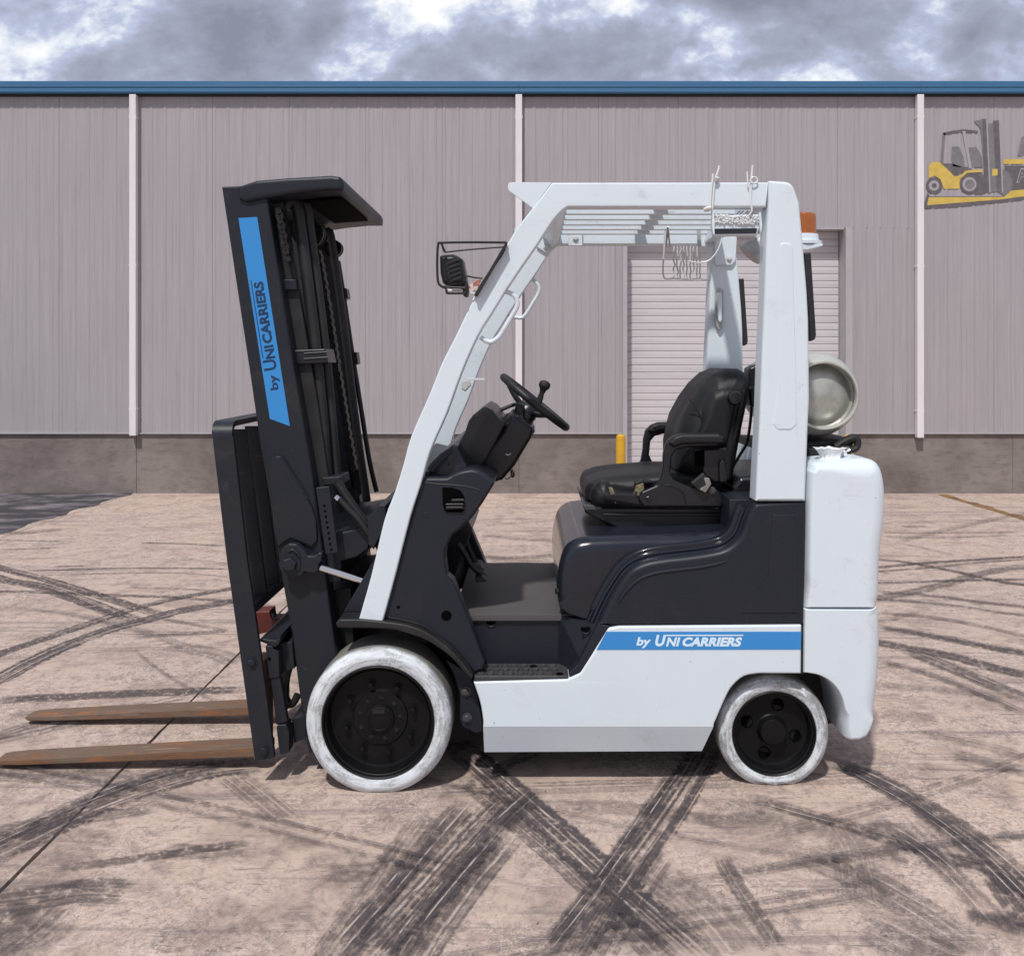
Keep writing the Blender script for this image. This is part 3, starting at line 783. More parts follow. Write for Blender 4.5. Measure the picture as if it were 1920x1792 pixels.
# ================================================================== the warehouse
YW = 10.04
wh = thing('warehouse', 'long grey metal warehouse with blue gutter and white roller door', 'warehouse', (0, YW, 0))
def wx(px): return (px-VX)*YW/FPX
def wz(py): return H-(py-VY)*YW/FPX
Z_S0, Z_S1 = wz(813), wz(182)              # siding foot and head
DX0, DX1, DZ = wx(1172), wx(1581), wz(431)
def panel(x0, x1, z0, z1, seed):
    """folded metal sheet: low ribs across its width"""
    rnd = random.Random(seed)
    prof = [(0.0, 0.0), (0.012, -0.005), (0.030, -0.005), (0.042, 0.0)]
    W_ = x1-x0; xs = []; step = 0.152
    x = 0.0
    while x < W_-0.05:
        for (a, b) in prof: xs.append((x+a, b))
        j = rnd.uniform(-0.012, 0.012)
        xs.append((x+0.075+j, -0.0005)); xs.append((x+0.082+j, -0.0022)); xs.append((x+0.089+j, -0.0022)); xs.append((x+0.096+j, -0.0005))
        x += step
    xs = [q for q in xs if q[0] < W_-0.002]+[(W_-0.002, 0.0)]
    v = []; f = []
    for (x, y) in xs:
        v += [(x0+x, YW+y, z0), (x0+x, YW+y, z1)]
    for i in range(len(xs)-1): f.append((2*i, 2*i+2, 2*i+3, 2*i+1))
    return link('siding_panel', mesh('siding_panel', v, f), M_siding, wh, 0)
x = wx(-700); k = 0
edges_ = []
bay = [wx(a) for a in (-1190, -464, 255, 973, 1720, 2440, 3160)]
for b0, b1 in zip(bay[:-1], bay[1:]):
    n = 5
    for i in range(n): edges_.append((b0+(b1-b0)*i/n, b0+(b1-b0)*(i+1)/n))
for (a, b) in edges_:
    k += 1
    if b <= DX0-0.02 or a >= DX1+0.07: panel(a, b, Z_S0, Z_S1, k); continue
    panel(a, b, DZ+0.02, Z_S1, k)
    if a < DX0-0.02: panel(a, DX0-0.03, Z_S0, DZ+0.02, k+100)
    if b > DX1+0.07: panel(DX1+0.07, b, Z_S0, DZ+0.02, k+200)
# concrete plinth in cast lengths
for (a, b) in ((wx(-1190), wx(-464)), (wx(-464), wx(255)), (wx(255), wx(973)), (wx(973), DX0-0.03), (DX1+0.07, wx(1900)), (wx(1900), wx(2440)), (wx(2440), wx(3160))):
    box('plinth', ((a+b)/2, YW+0.11, Z_S0/2-0.01), (b-a-0.002, 0.20, Z_S0+0.02), M_plinth, wh, 0.004)
box('drip_flashing', ((bay[0]+DX0)/2, YW-0.004, Z_S0+0.004), (DX0-0.03-bay[0], 0.036, 0.012), M_grey, wh)
box('drip_flashing', ((bay[-1]+DX1)/2+0.035, YW-0.004, Z_S0+0.004), (bay[-1]-DX1-0.07, 0.036, 0.012), M_grey, wh)
# body, roof, gutter
XM = (bay[0]+bay[-1])/2; WW = bay[-1]-bay[0]
box('end_wall', (bay[0]+0.05, YW+6.2, wz(160)/2), (0.1, 11.9, wz(160)), M_grey, wh)
box('end_wall', (bay[-1]-0.05, YW+6.2, wz(160)/2), (0.1, 11.9, wz(160)), M_grey, wh)
box('back_wall', (XM, YW+12.2, wz(160)/2), (WW, 0.1, wz(160)), M_grey, wh)
rv = [(bay[0], YW-0.05, wz(160)), (bay[-1], YW-0.05, wz(160)), (bay[-1], YW+6.1, wz(160)+0.55), (bay[0], YW+6.1, wz(160)+0.55), (bay[-1], YW+12.3, wz(160)), (bay[0], YW+12.3, wz(160))]
link('roof', mesh('roof', rv, [(0, 1, 2, 3), (3, 2, 4, 5)]), M_grey, wh, 0)
YG = YW-0.10
gz0, gz1 = H+(VY-174.5)*YG/FPX, H+(VY-152)*YG/FPX
gpf = [(0.0, gz0), (-0.085, gz0), (-0.094, gz0+0.015), (-0.092, gz0+0.06), (-0.10, gz0+0.068), (-0.10, gz1-0.006), (-0.094, gz1), (0.0, gz1)]
for b0, b1 in zip(bay[:-1], bay[1:]):
    v = [(b0, YW+y, z) for (y, z) in gpf]+[(b1-0.002, YW+y, z) for (y, z) in gpf]; n = len(gpf)
    link('gutter', mesh('gutter', v, [(i, i+n, i+n+1, i+1) for i in range(n-1)]), M_gutter, wh, 0)
box('eave_shade_strip', (XM, YW-0.025, (gz0+wz(181))/2-0.003), (WW, 0.05, gz0-wz(181)), M_eave_shade, wh)  # dark strip painted as the shade band below the gutter
for px, bot in ((-464, 813), (254.5, 814), (973, 813), (1720.5, 818), (2440, 813)):
    z0, z1 = wz(bot)-0.01, wz(181)
    d = box('downspout', (wx(px), YW-0.05, (z0+z1)/2), (0.075, 0.07, z1-z0), M_trim, wh, 0.006)
    for zz_ in (z0+0.3, (z0+z1)/2, z1-0.25):
        box('strap', (wx(px), YW-0.046, zz_), (0.083, 0.075, 0.022), M_trim, d, 0.002)
# roller door with its own slats
door = box('roller_door', ((DX0+DX1)/2, YW+0.17, DZ/2), (DX1-DX0+0.06, 0.02, DZ), M_grey, wh)
nsl = 37; sh = DZ/nsl; base = None
for i in range(nsl):
    z0 = i*sh
    if base is None:
        prof = [(0.0, 0.0), (-0.007, 0.002), (-0.009, 0.008), (-0.010, sh*0.5), (-0.009, sh*0.88), (-0.005, sh*0.93), (0.0, sh*0.955), (0.0, sh)]
        v = [(DX0+0.005, YW+0.155+y, z) for (y, z) in prof]+[(DX1-0.005, YW+0.155+y, z) for (y, z) in prof]; n = len(prof)
        base = mesh('door_slat', v, [(q, q+n, q+n+1, q+1) for q in range(n-1)])
        base.materials.append(M_slat)
    o = bpy.data.objects.new('door_slat', base); COL.objects.link(o); o.parent = door; o.location.z = z0
fr = MB()
fr.add(*box_g(((wx(1168)+wx(1175))/2-0.005, YW+0.045, DZ/2), (0.05, 0.24, DZ)))
fr.add(*box_g((wx(1588), YW+0.045, DZ/2+0.01), (0.075, 0.24, DZ+0.02)))
fr.add(*box_g(((DX0+DX1)/2, YW+0.06, DZ+0.012), (DX1-DX0-0.01, 0.20, 0.026)))
fr.build('door_frame', M_grey, door, 0)

# guard posts at the door
def bollard(px, label):
    xx = (px-VX)*9.6/FPX
    t = thing('bollard', label, 'bollard', (xx, 9.6, 0), 'yellow posts guarding the roller door')
    lathe('post', (xx, 9.6, 0), (0, 0, 1), [(0.052, 0), (0.052, 0.66), (0.047, 0.685), (0.03, 0.70), (0, 0.705)], M_yellow, t, 20)
    lathe('base_collar', (xx, 9.6, 0), (0, 0, 1), [(0.085, 0), (0.085, 0.012), (0.054, 0.014)], M_yellow, t, 20)
bollard(1164, 'yellow steel bollard at the left edge of the roller door')
bollard(1592, 'yellow steel bollard behind the gas cylinder, right of the roller door')

# picture of a yellow lift truck painted on board on the wall
YS = YW-0.0062
sign = thing('wall_sign', 'painted wall sign showing a yellow lift truck, high at the right', 'sign', ((1830-VX)*YS/FPX, YS, wz(385)))
def sg(pts): return [(1640+p[0]*.15625, 160+p[1]*.15625) for p in pts]
M_sy = mat('sign_yellow', (0.62, 0.455, 0.10), 0.6, var=0.6, vscale=9, vcol=(0.45, 0.28, 0.04))
M_sd = mat('sign_dark', (0.11, 0.10, 0.11), 0.6, var=0.6, vscale=12, vcol=(0.18, 0.17, 0.18))
M_sg = mat('sign_grey', (0.17, 0.165, 0.175), 0.6, var=0.5, vscale=14, vcol=(0.26, 0.25, 0.26))
M_sl = mat('sign_pale', (0.36, 0.33, 0.35), 0.6)
def sp(name, pts, lay, m):
    return rp(name, sg(pts), YS-0.0005*lay, YS-0.0005*lay+0.0004, m, sign, r=0, smooth=0)
def bar(a, b, wdt):
    a, b = Vector(a), Vector(b); d = (b-a).normalized(); s = Vector((-d.y, d.x))*wdt/2
    return [a+s, b+s, b-s, a-s]
sp('dark_outline_band', [(565, 1485), (640, 1290), (660, 1335), (1560, 1335), (1960, 1200), (1960, 1360), (1000, 1462)], 1, M_sd)  # dark outline printed beneath the yellow band
sp('yellow_band', [(650, 1345), (1550, 1342), (1640, 1265), (1960, 1235), (1960, 1310), (1500, 1372), (950, 1415), (630, 1440)], 2, M_sy)
sp('name_band', [(1560, 965), (1960, 965), (1960, 1236), (1640, 1262), (1560, 1180)], 2, M_sd)
sp('top_band', [(1550, 888), (1960, 888), (1960, 945), (1545, 945)], 2, M_sy)
sp('dark_shape', [(1715, 850), (1765, 625), (1810, 600), (1960, 600), (1960, 850)], 1, M_sg)
sp('body', [(645, 980), (690, 920), (790, 925), (870, 1000), (960, 1090), (1030, 1085), (1022, 1242), (830, 1245), (790, 1130), (720, 1085), (648, 1115)], 3, M_sy)
sp('fender', [(1015, 1100), (1085, 1030), (1200, 1015), (1290, 1012), (1292, 1042), (1110, 1052), (1035, 1120)], 5, M_sy)
sp('cab', [(800, 940), (930, 940), (1060, 985), (1150, 980), (1085, 1030), (960, 1095), (870, 1005)], 4, M_sd)
sp('seat', [(925, 740), (1010, 735), (1065, 860), (1085, 990), (940, 975), (920, 880)], 4, M_sg)
sp('seat', [(1130, 750), (1220, 740), (1290, 860), (1300, 985), (1150, 985)], 3, M_sg)
sp('guard_post', bar((805, 930), (835, 570), 34), 5, M_sg)
sp('guard_post', bar((1070, 550), (1150, 1000), 36), 6, M_sl)
sp('guard_roof', [(820, 575), (940, 545), (1075, 530), (1240, 548), (1236, 572), (1075, 566), (950, 570), (836, 602)], 5, M_sd)
sp('mast_rail', bar((1320, 405), (1350, 1290), 62), 5, M_sd)
sp('mast_rail', bar((1455, 425), (1500, 1280), 72), 5, M_sd)
sp('mast_rail', bar((1345, 410), (1385, 1290), 16), 6, M_sl)
sp('mast_rail', bar((1500, 430), (1535, 1290), 16), 6, M_sl)
sp('mast_web', [(1350, 460), (1440, 460), (1480, 1280), (1370, 1280)], 4, M_sg)
sp('mast_wing', [(1190, 430), (1320, 408), (1330, 900), (1300, 850), (1270, 520)], 4, M_sg)
sp('lamp', [(1410, 1005), (1475, 1005), (1475, 1080), (1410, 1090)], 7, M_sy)
def disc(c, r, lay, m, name):
    sp(name, [(c[0]+r*cos(q*pi/12), c[1]+r*sin(q*pi/12)) for q in range(24)], lay, m)
sp('tyre', [(1140, 1060), (1260, 1050), (1330, 1090), (1340, 1280), (1280, 1310), (1140, 1300)], 4, M_sd)
sp('tyre', [(1540, 1010), (1610, 1050), (1655, 1150), (1640, 1260), (1560, 1330), (1500, 1290)], 4, M_sg)
disc((715, 1205), 98, 6, M_sd, 'tyre'); disc((712, 1205), 62, 7, M_sl, 'hub'); disc((715, 1205), 30, 8, M_sd, 'hub')
disc((1135, 1185), 118, 6, M_sd, 'tyre'); disc((1138, 1188), 84, 7, M_sl, 'hub'); disc((1142, 1190), 58, 8, M_sg, 'hub')
pl = text_geo('P', 0.25, 0.02)
def sign_letter(o, u, vv, m, lay, bold):
    o, u, vv = [Vector(sg([q])[0]) for q in (o, u, vv)]
    lettering('letter', 'P', o, u, vv, YS-0.0005*lay, m, sign, 0.25, bold)
sign_letter((1700, 1170), (1815, 1170), (1720, 995), M_sl, 3, 0.05)
sign_letter((1714, 1158), (1800, 1158), (1732, 1010), M_sd, 4, 0.02)

# ================================================================== the lift truck
Y0, Y9 = 3.10, 4.17
fl = thing('forklift', 'white and charcoal forklift with raised seat, whitewashed tyres and rusty forks', 'forklift', (P(1050, 1480, YC).x, YC, 0))

# ---- overhead guard
pl_L = cr([(671, 1167), (696, 1079), (720, 977), (740, 923), (756, 872), (771, 818), (805, 740), (829, 680), (852, 635), (887, 563), (925, 496), (952, 456), (970, 427), (999, 390), (1035, 343)], 3)
pl_R = cr([(1062, 388), (1046, 403), (1032, 421), (1006, 461), (980, 498), (948, 546), (922, 588), (896, 630), (865, 700), (838, 774), (807, 845), (789, 908), (769, 970), (742, 1075), (717, 1167)], 3)
rp('guard_frame', rc([(p[0], p[1], 3) if i in (0,) else p for i, p in enumerate(pl_L[:-1])]+[(1035, 342.5, 6), (1441, 342), (1437, 388), (1064, 388, 5)]+pl_R[1:]), Y0, Y0+0.066, M_white, fl, mir=True, r=0.006)
post = rc([(1441, 338, 4), (1486, 341, 22), (1499, 378), (1503, 415), (1509, 484), (1514, 545), (1517, 600), (1518, 680), (1518.5, 749), (1516, 800), (1511, 940, 2), (1417, 940, 2), (1421, 850), (1424, 800), (1429, 660), (1434, 545), (1438, 423), (1441, 383)])
rear = rp('rear_post', post, Y0-0.004, Y0+0.095, M_white, fl, mir=True, r=0.012)
# pressed slot in the outer face of the rear post
slot = rc([(1462, 700), (1462.5, 470, 0), (1463, 455, 12), (1487, 455, 12), (1489, 560), (1493, 700), (1494, 796, 10), (1484, 806, 6), (1458, 806, 6), (1450, 795, 8)])
def slot_ring(parent, mirr):
    n = [P(x, y, Y0-0.004) for x, y in slot]
    n = [Vector((q.x, Y0-0.0045, q.z)) for q in n]
    o = tube('pressing', n, 0.0042, M_white, parent, 6, closed=True)
    return o
rp('pressed_panel', slot, Y0-0.0062, Y0, M_white, rear[0], r=0.004)
# cross members and bars of the roof
rp('roof_cross_beam', rc([(1034, 346, 3), (1062, 346, 2), (1060, 390, 2), (1044, 402, 2), (1022, 372)]), Y0+0.062, Y9-0.062, M_white, fl, r=0.002)
rp('roof_cross_beam', rc([(1418, 348, 3), (1445, 348, 3), (1440, 392, 3), (1414, 392, 3)]), Y0+0.07, Y9-0.07, M_white, fl, r=0.002)
zb = P(0, 388, Y0).z
for i in range(6):
    y = 3.30+i*0.135
    box('roof_bar', ((P(1062, 0, Y0).x+P(1418, 0, Y0).x)/2, y, zb+0.052), (P(1418, 0, Y0).x-P(1062, 0, Y0).x, 0.026, 0.05), M_white, fl, 0.004)
box('roof_brace', (P(1262, 0, 3.1).x, YC, zb+0.058), (0.05, Y9-Y0-0.16, 0.03), M_white, fl, 0.003)
rp('front_visor', rc([(952, 342, 11), (1034, 342), (999.5, 391), (953, 357, 8)], 6), Y0+0.004, Y0+0.012, M_white, fl, mir=True, r=0.001)
# bolted gussets inside the far side
for (pts, bx_, by_) in (([(1066, 430, 2), (1092, 430, 2), (1092, 461, 2), (1066, 461, 2)], 1079, 447),
                        ([(1316, 437, 2), (1338, 437, 2), (1338, 462, 2), (1316, 462, 2)], 1327, 450)):
    g = rp('gusset', rc(pts), 4.085, 4.10, M_white, fl, r=0.002)
    hexbolt('bolt', P(bx_, by_, 4.085), 0.011, M_wbolt, g)
g = rp('gusset', rc([(1006, 462), (1032, 425), (1036, 452), (1029, 478, 3)]), 4.09, 4.105, M_white, fl, r=0.002)
hexbolt('bolt', P(1024, 463, 4.09), 0.011, M_wbolt, g)
g = rp('gusset', rc([(1340, 444, 4), (1382, 444, 4), (1379, 488), (1372, 497, 4), (1341, 497, 4)]), 4.06, 4.075, M_white, fl, r=0.002)
hexbolt('bolt', P(1367, 485, 4.06), 0.010, M_wbolt, g)
# hand grips
g1 = ppath([(945, 546), (955, 549), (966, 556), (970, 568), (967, 580), (952, 605), (938, 628), (930, 636), (921, 641), (911, 639), (901, 632)], Y0+0.03, 4)
grip = tube('hand_grip', g1, 0.0085, M_white, fl, 8)
tube('hand_grip', ppath([(975, 517), (986, 519), (998, 524), (1007, 532), (1011, 542), (1008, 553), (996, 573), (986, 589), (977, 596), (962, 594), (952, 589)], 4.13, 4), 0.0085, M_white, fl, 8)
rp('pillar_peg', rc([(874, 708.5, 1), (909, 709.5, 1), (909, 713, 1), (874, 713, 1)]), 4.05, 4.058, M_tie, fl, r=0.001)
sm = rp('filler_patch', rc([(866, 716, 4), (880, 712, 4), (884, 720, 4), (872, 733, 4), (865, 728, 3)]), 4.1005, 4.1035, M_wire, fl, r=0.002)
lathe('pillar_hole_plug', P(893, 667, 4.107), (0, -1, 0), [(0.005, 0), (0.004, 0.003), (0, 0.0035)], M_wbolt, fl, 10)
g = rp('post_grab_recess', rc([(1341, 541, 8), (1357, 541, 6), (1357, 612, 8), (1349, 622, 6), (1343, 612, 4), (1341, 600)], 4), 4.055, 4.073, M_lampg, fl, r=0.005)
rp('grab_bar', rc([(1345, 548, 3), (1354, 548, 3), (1354, 600, 3), (1350, 606, 3), (1347, 600, 3)], 3), 4.035, 4.054, M_white, g, r=0.004)

# ---- rear lamps on the posts
rp('rear_lamp', rc([(1507, 474, 3), (1521, 473, 3), (1531, 628, 3), (1529, 636, 3), (1519, 641, 3), (1517, 600)]), Y0+0.01, Y0+0.07, M_rubber, fl, mir=True, r=0.006)

# ---- beacon behind the roof
bc = lathe('beacon', P(1507, 460, 3.32), (0, 0, 1), [(0.066, 0), (0.066, 0.012), (0.055, 0.016), (0.052, 0.038), (0.046, 0.040)], M_white, fl, 28)
lathe('amber_lens', P(1507, 460, 3.32)+Vector((0, 0, 0.036)), (0, 0, 1), [(0.049, 0), (0.049, 0.006), (0.046, 0.012), (0.044, 0.07), (0.040, 0.080), (0.028, 0.085), (0, 0.086)], M_amber, bc, 28)
rp('beacon_bracket', rc([(1440, 461), (1533, 461), (1533, 465), (1506, 472), (1440, 472)]), 3.26, 3.38, M_white, bc, Yp=3.32, r=0.002)
# small sprayed reversing lamp and horn below the roof
a = P(1432, 450, 3.5); b = P(1404, 480, 3.5)
lathe('reversing_lamp', a, b-a, [(0.020, -0.02), (0.034, 0.0), (0.046, 0.07), (0.050, 0.074), (0.050, 0.082), (0.044, 0.080), (0, 0.070)], M_lampg, fl, 24)

# ---- rear view mirror tied under the roof rail
mr = rp('mirror', rc([(1336, 404, 3), (1423, 402, 3), (1427, 421, 3), (1420, 441, 4), (1338, 443, 4), (1335, 425)]), 3.108, 3.14, M_white, fl, Yp=3.108, r=0.006)
rp('mirror_glass', rc([(1340, 429, 1), (1420, 428, 1), (1417, 438, 1), (1341, 439, 1)]), 3.1045, 3.107, M_mirror, mr, r=0)
rp('mirror_side', rc([(1421, 400), (1424, 400), (1427, 424), (1424, 440), (1422, 424)]), 3.09, 3.1075, M_white, mr, Yp=3.108, r=0.001)
rp('mirror_side', rc([(1334, 398), (1337, 404), (1338, 424), (1338, 442), (1335, 440), (1333, 420)]), 3.09, 3.1075, M_white, mr, Yp=3.108, r=0.001)
rnd = random.Random(3); fz = MB()
for i in range(150):                                   # dried overspray crust along its top
    q = P(rnd.uniform(1338, 1423), rnd.uniform(404, 421), 3.106)
    fz.add(*lathe_g(q, (rnd.uniform(-.3, .3), -1, rnd.uniform(-.3, .3)), [(rnd.uniform(.003, .007), 0), (.003, .004), (0, rnd.uniform(.005, .01))], 5))
o = fz.build('overspray_crust', M_tie, mr, 0); o['kind'] = 'stuff'
def tie(pts, Y, r, name='cable_tie'):
    return tube(name, ppath(pts, Y, 3), r, M_tie, fl, 6)
yt = Y0-0.006
tie([(1337, 326), (1335, 345), (1333, 366), (1332, 388), (1331, 393)], yt, 0.0032)
tie([(1349, 311), (1345, 325), (1341, 336), (1338, 360), (1336, 390), (1334, 402, 3.1)], yt, 0.0035)
lathe('tie_buckle', P(1343, 339, yt), (0.2, -0.5, 1), [(0.008, -0.006), (0.010, 0.0), (0.009, 0.012), (0.004, 0.014)], M_wire, fl, 8)
lathe('tie_buckle', P(1326, 392, yt), (1, -0.2, 0.3), [(0.007, -0.012), (0.010, 0.0), (0.008, 0.014), (0.003, 0.017)], M_wire, fl, 8)
tie([(1401, 322), (1402, 345), (1403, 352)], yt, 0.0028)
tie([(1411, 310), (1409, 335), (1408, 360), (1408, 384), (1410, 395), (1405, 404, 3.1)], yt, 0.0034)
tube('tie_loop', ppath([(1407, 338), (1412, 332), (1419, 334), (1420, 340), (1414, 344), (1408, 342)], yt-0.004, 4, True), 0.0026, M_tie, fl, 6, closed=True)
for i, (xa, ya, xb, yb) in enumerate(((1388, 396, 1378, 404), (1394, 396, 1384, 405), (1402, 396, 1393, 406), (1412, 398, 1404, 406))):
    tube('mirror_stay', [P(xa, ya, 3.16), P(xb, yb, 3.11)], 0.0022, M_wire, mr, 5)

# ---- sprayed coil cord and wire loop hanging inside the roof
lp = tube('wire_loop', ppath([(1247, 431), (1245, 470), (1243, 505), (1245, 520), (1252, 523), (1262, 522)], 3.95, 4), 0.004, M_wire, fl, 6)
rnd = random.Random(9)
for i in range(9):
    x0 = 1264+i*6.1; pts = []
    y = 462
    while y < 524:
        pts.append((x0+rnd.uniform(-1.5, 1.5)*(1.2 if i < 4 else .7), y)); y += 6
    tube('coil_cord', ppath(pts, 3.93+0.012*(i % 3), 3), 0.0034, M_wire, lp, 6)
tube('wire_loop_foot', ppath([(1262, 522), (1285, 524), (1310, 523), (1328, 525)], 3.95, 3), 0.0025, M_wire, lp, 5)
tube('thin_cable', ppath([(1354, 443), (1349, 462), (1340, 478), (1328, 489), (1312, 493), (1290, 490)], 3.6, 4), 0.003, M_tie, fl, 6)
tube('wire_hanger', [P(1252, 425, 3.8), P(1249, 462, 3.93)], 0.004, M_lampg, lp, 6)
tube('wire_hanger', [P(1252, 425, 3.8), P(1256, 462, 3.93)], 0.004, M_lampg, lp, 6)
rp('wire_hanger', rc([(1307, 424), (1314, 424), (1314, 462), (1308, 462)]), 3.9, 3.91, M_lampg, lp, r=0)

# ---- caged work lamp on the front pillar
lamp_pts = rc([(823, 478, 4), (834, 476), (848, 475), (856, 478, 4), (867, 485), (871, 505), (874, 525), (868, 536, 4), (840, 537, 6), (829, 530, 4), (824, 510)], 4)
lamp = rp('work_lamp', lamp_pts, 3.10, 3.24, M_plast, fl, Yp=3.10, r=0.03, seg=5)
for i in range(5):
    y = 487+i*8.2; x = 838+i*1.4
    rp('cooling_slot', rc([(x, y+5, 2), (x+22, y-2.5, 2), (x+23.5, y+1.5, 2), (x+1.5, y+9, 2)]), 3.094, 3.104, M_rubber, lamp, r=0.001)
    tube('cooling_fin', ppath([(x, y+9.5), (x+12, y+5.8), (x+24, y+1.6)], 3.1005, 2), 0.0022, M_rubber, lamp, 6)
cg = 0.0042
for pts, ya in (([(950, 455), (885, 454.5), (828, 455.5), (822, 458), (820, 480), (820, 510), (822, 530), (828, 537), (836, 541), (838, 549), (843, 550), (872, 550)], 3.07),
                ([(828, 457), (834, 473)], 3.09),
                ([(834, 473), (880, 468), (946, 463)], 3.20),
                ([(950, 455), (942, 475), (925, 500), (905, 530), (890, 555)], 3.09),
                ([(832, 537), (850, 539), (872, 540)], 3.09),
                ([(870, 516), (888, 520), (905, 522)], 3.2)):
    tube('lamp_cage', ppath(pts, ya, 3), cg if ya < 3.2 else 0.0032, M_rubber, lamp, 7)
rp('cage_plate', rc([(946, 458), (951, 458), (894, 556), (890, 553)]), 3.07, 3.12, M_rubber, lamp, r=0.001)
rp('lamp_knuckle', rc([(866, 526, 3), (874, 524, 3), (878, 538), (876, 554, 3), (869, 556, 3), (865, 540)]), 3.12, 3.2, M_rubber, lamp, r=0.005)
rp('warning_tag', rc([(880, 534, 4), (903, 521, 2), (895, 545, 2), (880, 548, 2)]), 3.105, 3.112, M_sticker, lamp, r=0.001)
tube('tag_clip', ppath([(882, 549), (889, 551), (890, 558), (887, 563)], 3.1, 3), 0.004, M_white, lamp, 6)
tube('lamp_rail', [P(838, 545, 3.12), P(868, 545, 3.12)], 0.0035, M_lampg, lamp, 6)

# ---- chassis and side panels
low = 1362
fr_up = rc([(887, 1278, 2), (1064, 1273, 6), (1088, 1262, 12), (1102, 1240), (1141, 1178, 3), (1160, 1174), (1503.5, 1171, 3), (1502.5, 1263), (1430, 1263)]+cr([(1423, 1263), (1396, 1268), (1376, 1284), (1363, 1304), (1345, 1345), (1337.5, low)], 3)+[(906, low)]+cr([(906, 1352), (902, 1325), (896, 1303)], 2))
def wtop(x, y): return 1.0 if y < low-3 else 0.0
for ya, yb, flip in ((Y0, Y0+0.12, 0),):
    sp_ = rp('side_frame', fr_up, ya, yb, M_white, fl, mir=True, r=0.008, w=wtop)
sk = MB()
A_ = [P(906, low, Y0), P(1337.5, low, Y0)]
t = 0.036
B_ = [P(908, 1409.5, Y0+t), P(1316, 1407.5, Y0+t)]
C_ = [B_[0]+Vector((0, 0.07, 0)), B_[1]+Vector((0, 0.07, 0))]
D_ = [A_[0]+Vector((0, 0.11, 0)), A_[1]+Vector((0, 0.11, 0))]
for q in A_+D_: q.z -= 0.0005
sk.add([A_[0], A_[1], B_[1], B_[0], C_[0], C_[1], D_[0], D_[1]], [(0, 3, 2, 1), (3, 4, 5, 2), (4, 6, 7, 5), (0, 6, 4, 3), (1, 2, 5, 7)])
o = sk.build('side_sill', M_white, fl, 0); mirror_obj(o, fl)
dec = rp('side_decal', [(1137, 1184), (1502.5, 1184), (1501.5, 1217.5), (1118.5, 1218)], Y0-0.0012, Y0, M_blue, fl, r=0, smooth=0)
YD = Y0-0.0018
lettering('lettering', 'by', (1193, 1214.8), (1221, 1214.8), (1193, 1194), YD, M_print, dec, 0.22, 0.035)
lettering('lettering', 'U', (1228.5, 1211.5), (1249, 1211.5), (1228.5, 1190), YD, M_print, dec, 0.25, 0.045)
lettering('lettering', 'NI', (1248.5, 1211.5), (1276, 1211.5), (1248.5, 1194.5), YD, M_print, dec, 0.25, 0.04)
lettering('lettering', 'CARRIERS', (1279.5, 1211.8), (1391.5, 1211.8), (1279.5, 1194.3), YD, M_print, dec, 0.25, 0.052)
quad('print_line', [(1249, 1189.8), (1394, 1189.8), (1393.3, 1192), (1248.5, 1192.2)], YD, M_print, dec, 0.0005)
# panel gap
rp('panel_gasket', [(1503.2, 1168), (1506.5, 1168), (1505.5, 1263), (1502.2, 1263)], Y0+0.012, Y0+0.10, M_rubber, fl, r=0)
# dark rear side panel, sweeping up to the post
edge = cr([(1122, 1171), (1136, 1140), (1152, 1110), (1177, 1074), (1205, 1057), (1240, 1049), (1300, 1042), (1351, 1033), (1376, 1019), (1391, 1000), (1402, 970), (1417, 941)], 4)
rear_side = rp('side_panel', edge+[(1512, 941), (1507.5, 1170.5)], Y0+0.004, Y0+0.115, M_dark, fl, mir=True, r=0.020, seg=4, w=lambda x, y: 0.25 if (y > 1165 or x > 1500 or (y < 944 and x > 1430)) else 1.0)
tube('pressed_ridge', ppath([(1158, 1132), (1172, 1110), (1195, 1088), (1225, 1075), (1270, 1068), (1320, 1062), (1372, 1050)], Y0+0.005, 4), [0.001]+[0.006]*22+[0.004, 0.001], M_dark, rear_side[0], 8)
rp('pressed_panel', rc([(1450, 965, 4), (1492, 965, 4), (1497, 1150, 4), (1388, 1150, 4), (1440, 1080)]), Y0+0.0015, Y0+0.02, M_dark, rear_side[0], r=0.0025, Yp=Y0)
# engine cover
hood_pts = [(1120, 1167), (1090, 1160), (1060, 1149)]+cr([(1048, 1138), (1044, 1110), (1046, 1075), (1052, 1045), (1062, 1024), (1082, 1011), (1110, 1006)], 3)+[(1200, 1003), (1300, 1000), (1384, 996), (1384, 1165)]
def whood(x, y): return 1.0 if (y < 1030 or x < 1056) else 0.3
rp('engine_cover', rc(hood_pts), 3.18, 2*YC-3.18, M_hood, fl, Yp=3.20, r=0.052, seg=8, w=lambda x, y: 1.0 if y < 1120 and x < 1375 else 0.2)
def offs(pts, d):
    out = []
    for i, p in enumerate(pts):
        a = Vector(pts[max(i-1, 0)]); b = Vector(pts[min(i+1, len(pts)-1)]); t_ = (b-a).normalized()
        out.append((p[0]+t_.y*d, p[1]-t_.x*d))
    return out
for k, (dd, rr, yy) in enumerate(((6, 0.006, 3.150), (13, 0.0075, 3.155), (20, 0.005, 3.165))):
    e2 = offs(edge, dd*-1 if False else dd)
    e2 = [p for p in e2 if p[1] > 952]
    e3 = [(2*0+q[0], q[1]) for q in e2]
    tube('cover_bead', [P(q[0], q[1], yy) for q in e3], rr, M_hood if k != 1 else M_hood, fl, 8)
rp('cover_seal', edge[:-1]+[(1418, 960), (1415, 1000), (1390, 1060), (1300, 1090), (1180, 1120)], Y0+0.05, Y0+0.11, M_rubber, fl, r=0)
inner = [(p[0], p[1]) for p in offs(edge, 24)]
rp('cover_flange', inner[2:-2]+edge[::-1][3:-3], 3.158, 3.21, M_hood, fl, Yp=3.15, r=0.005)
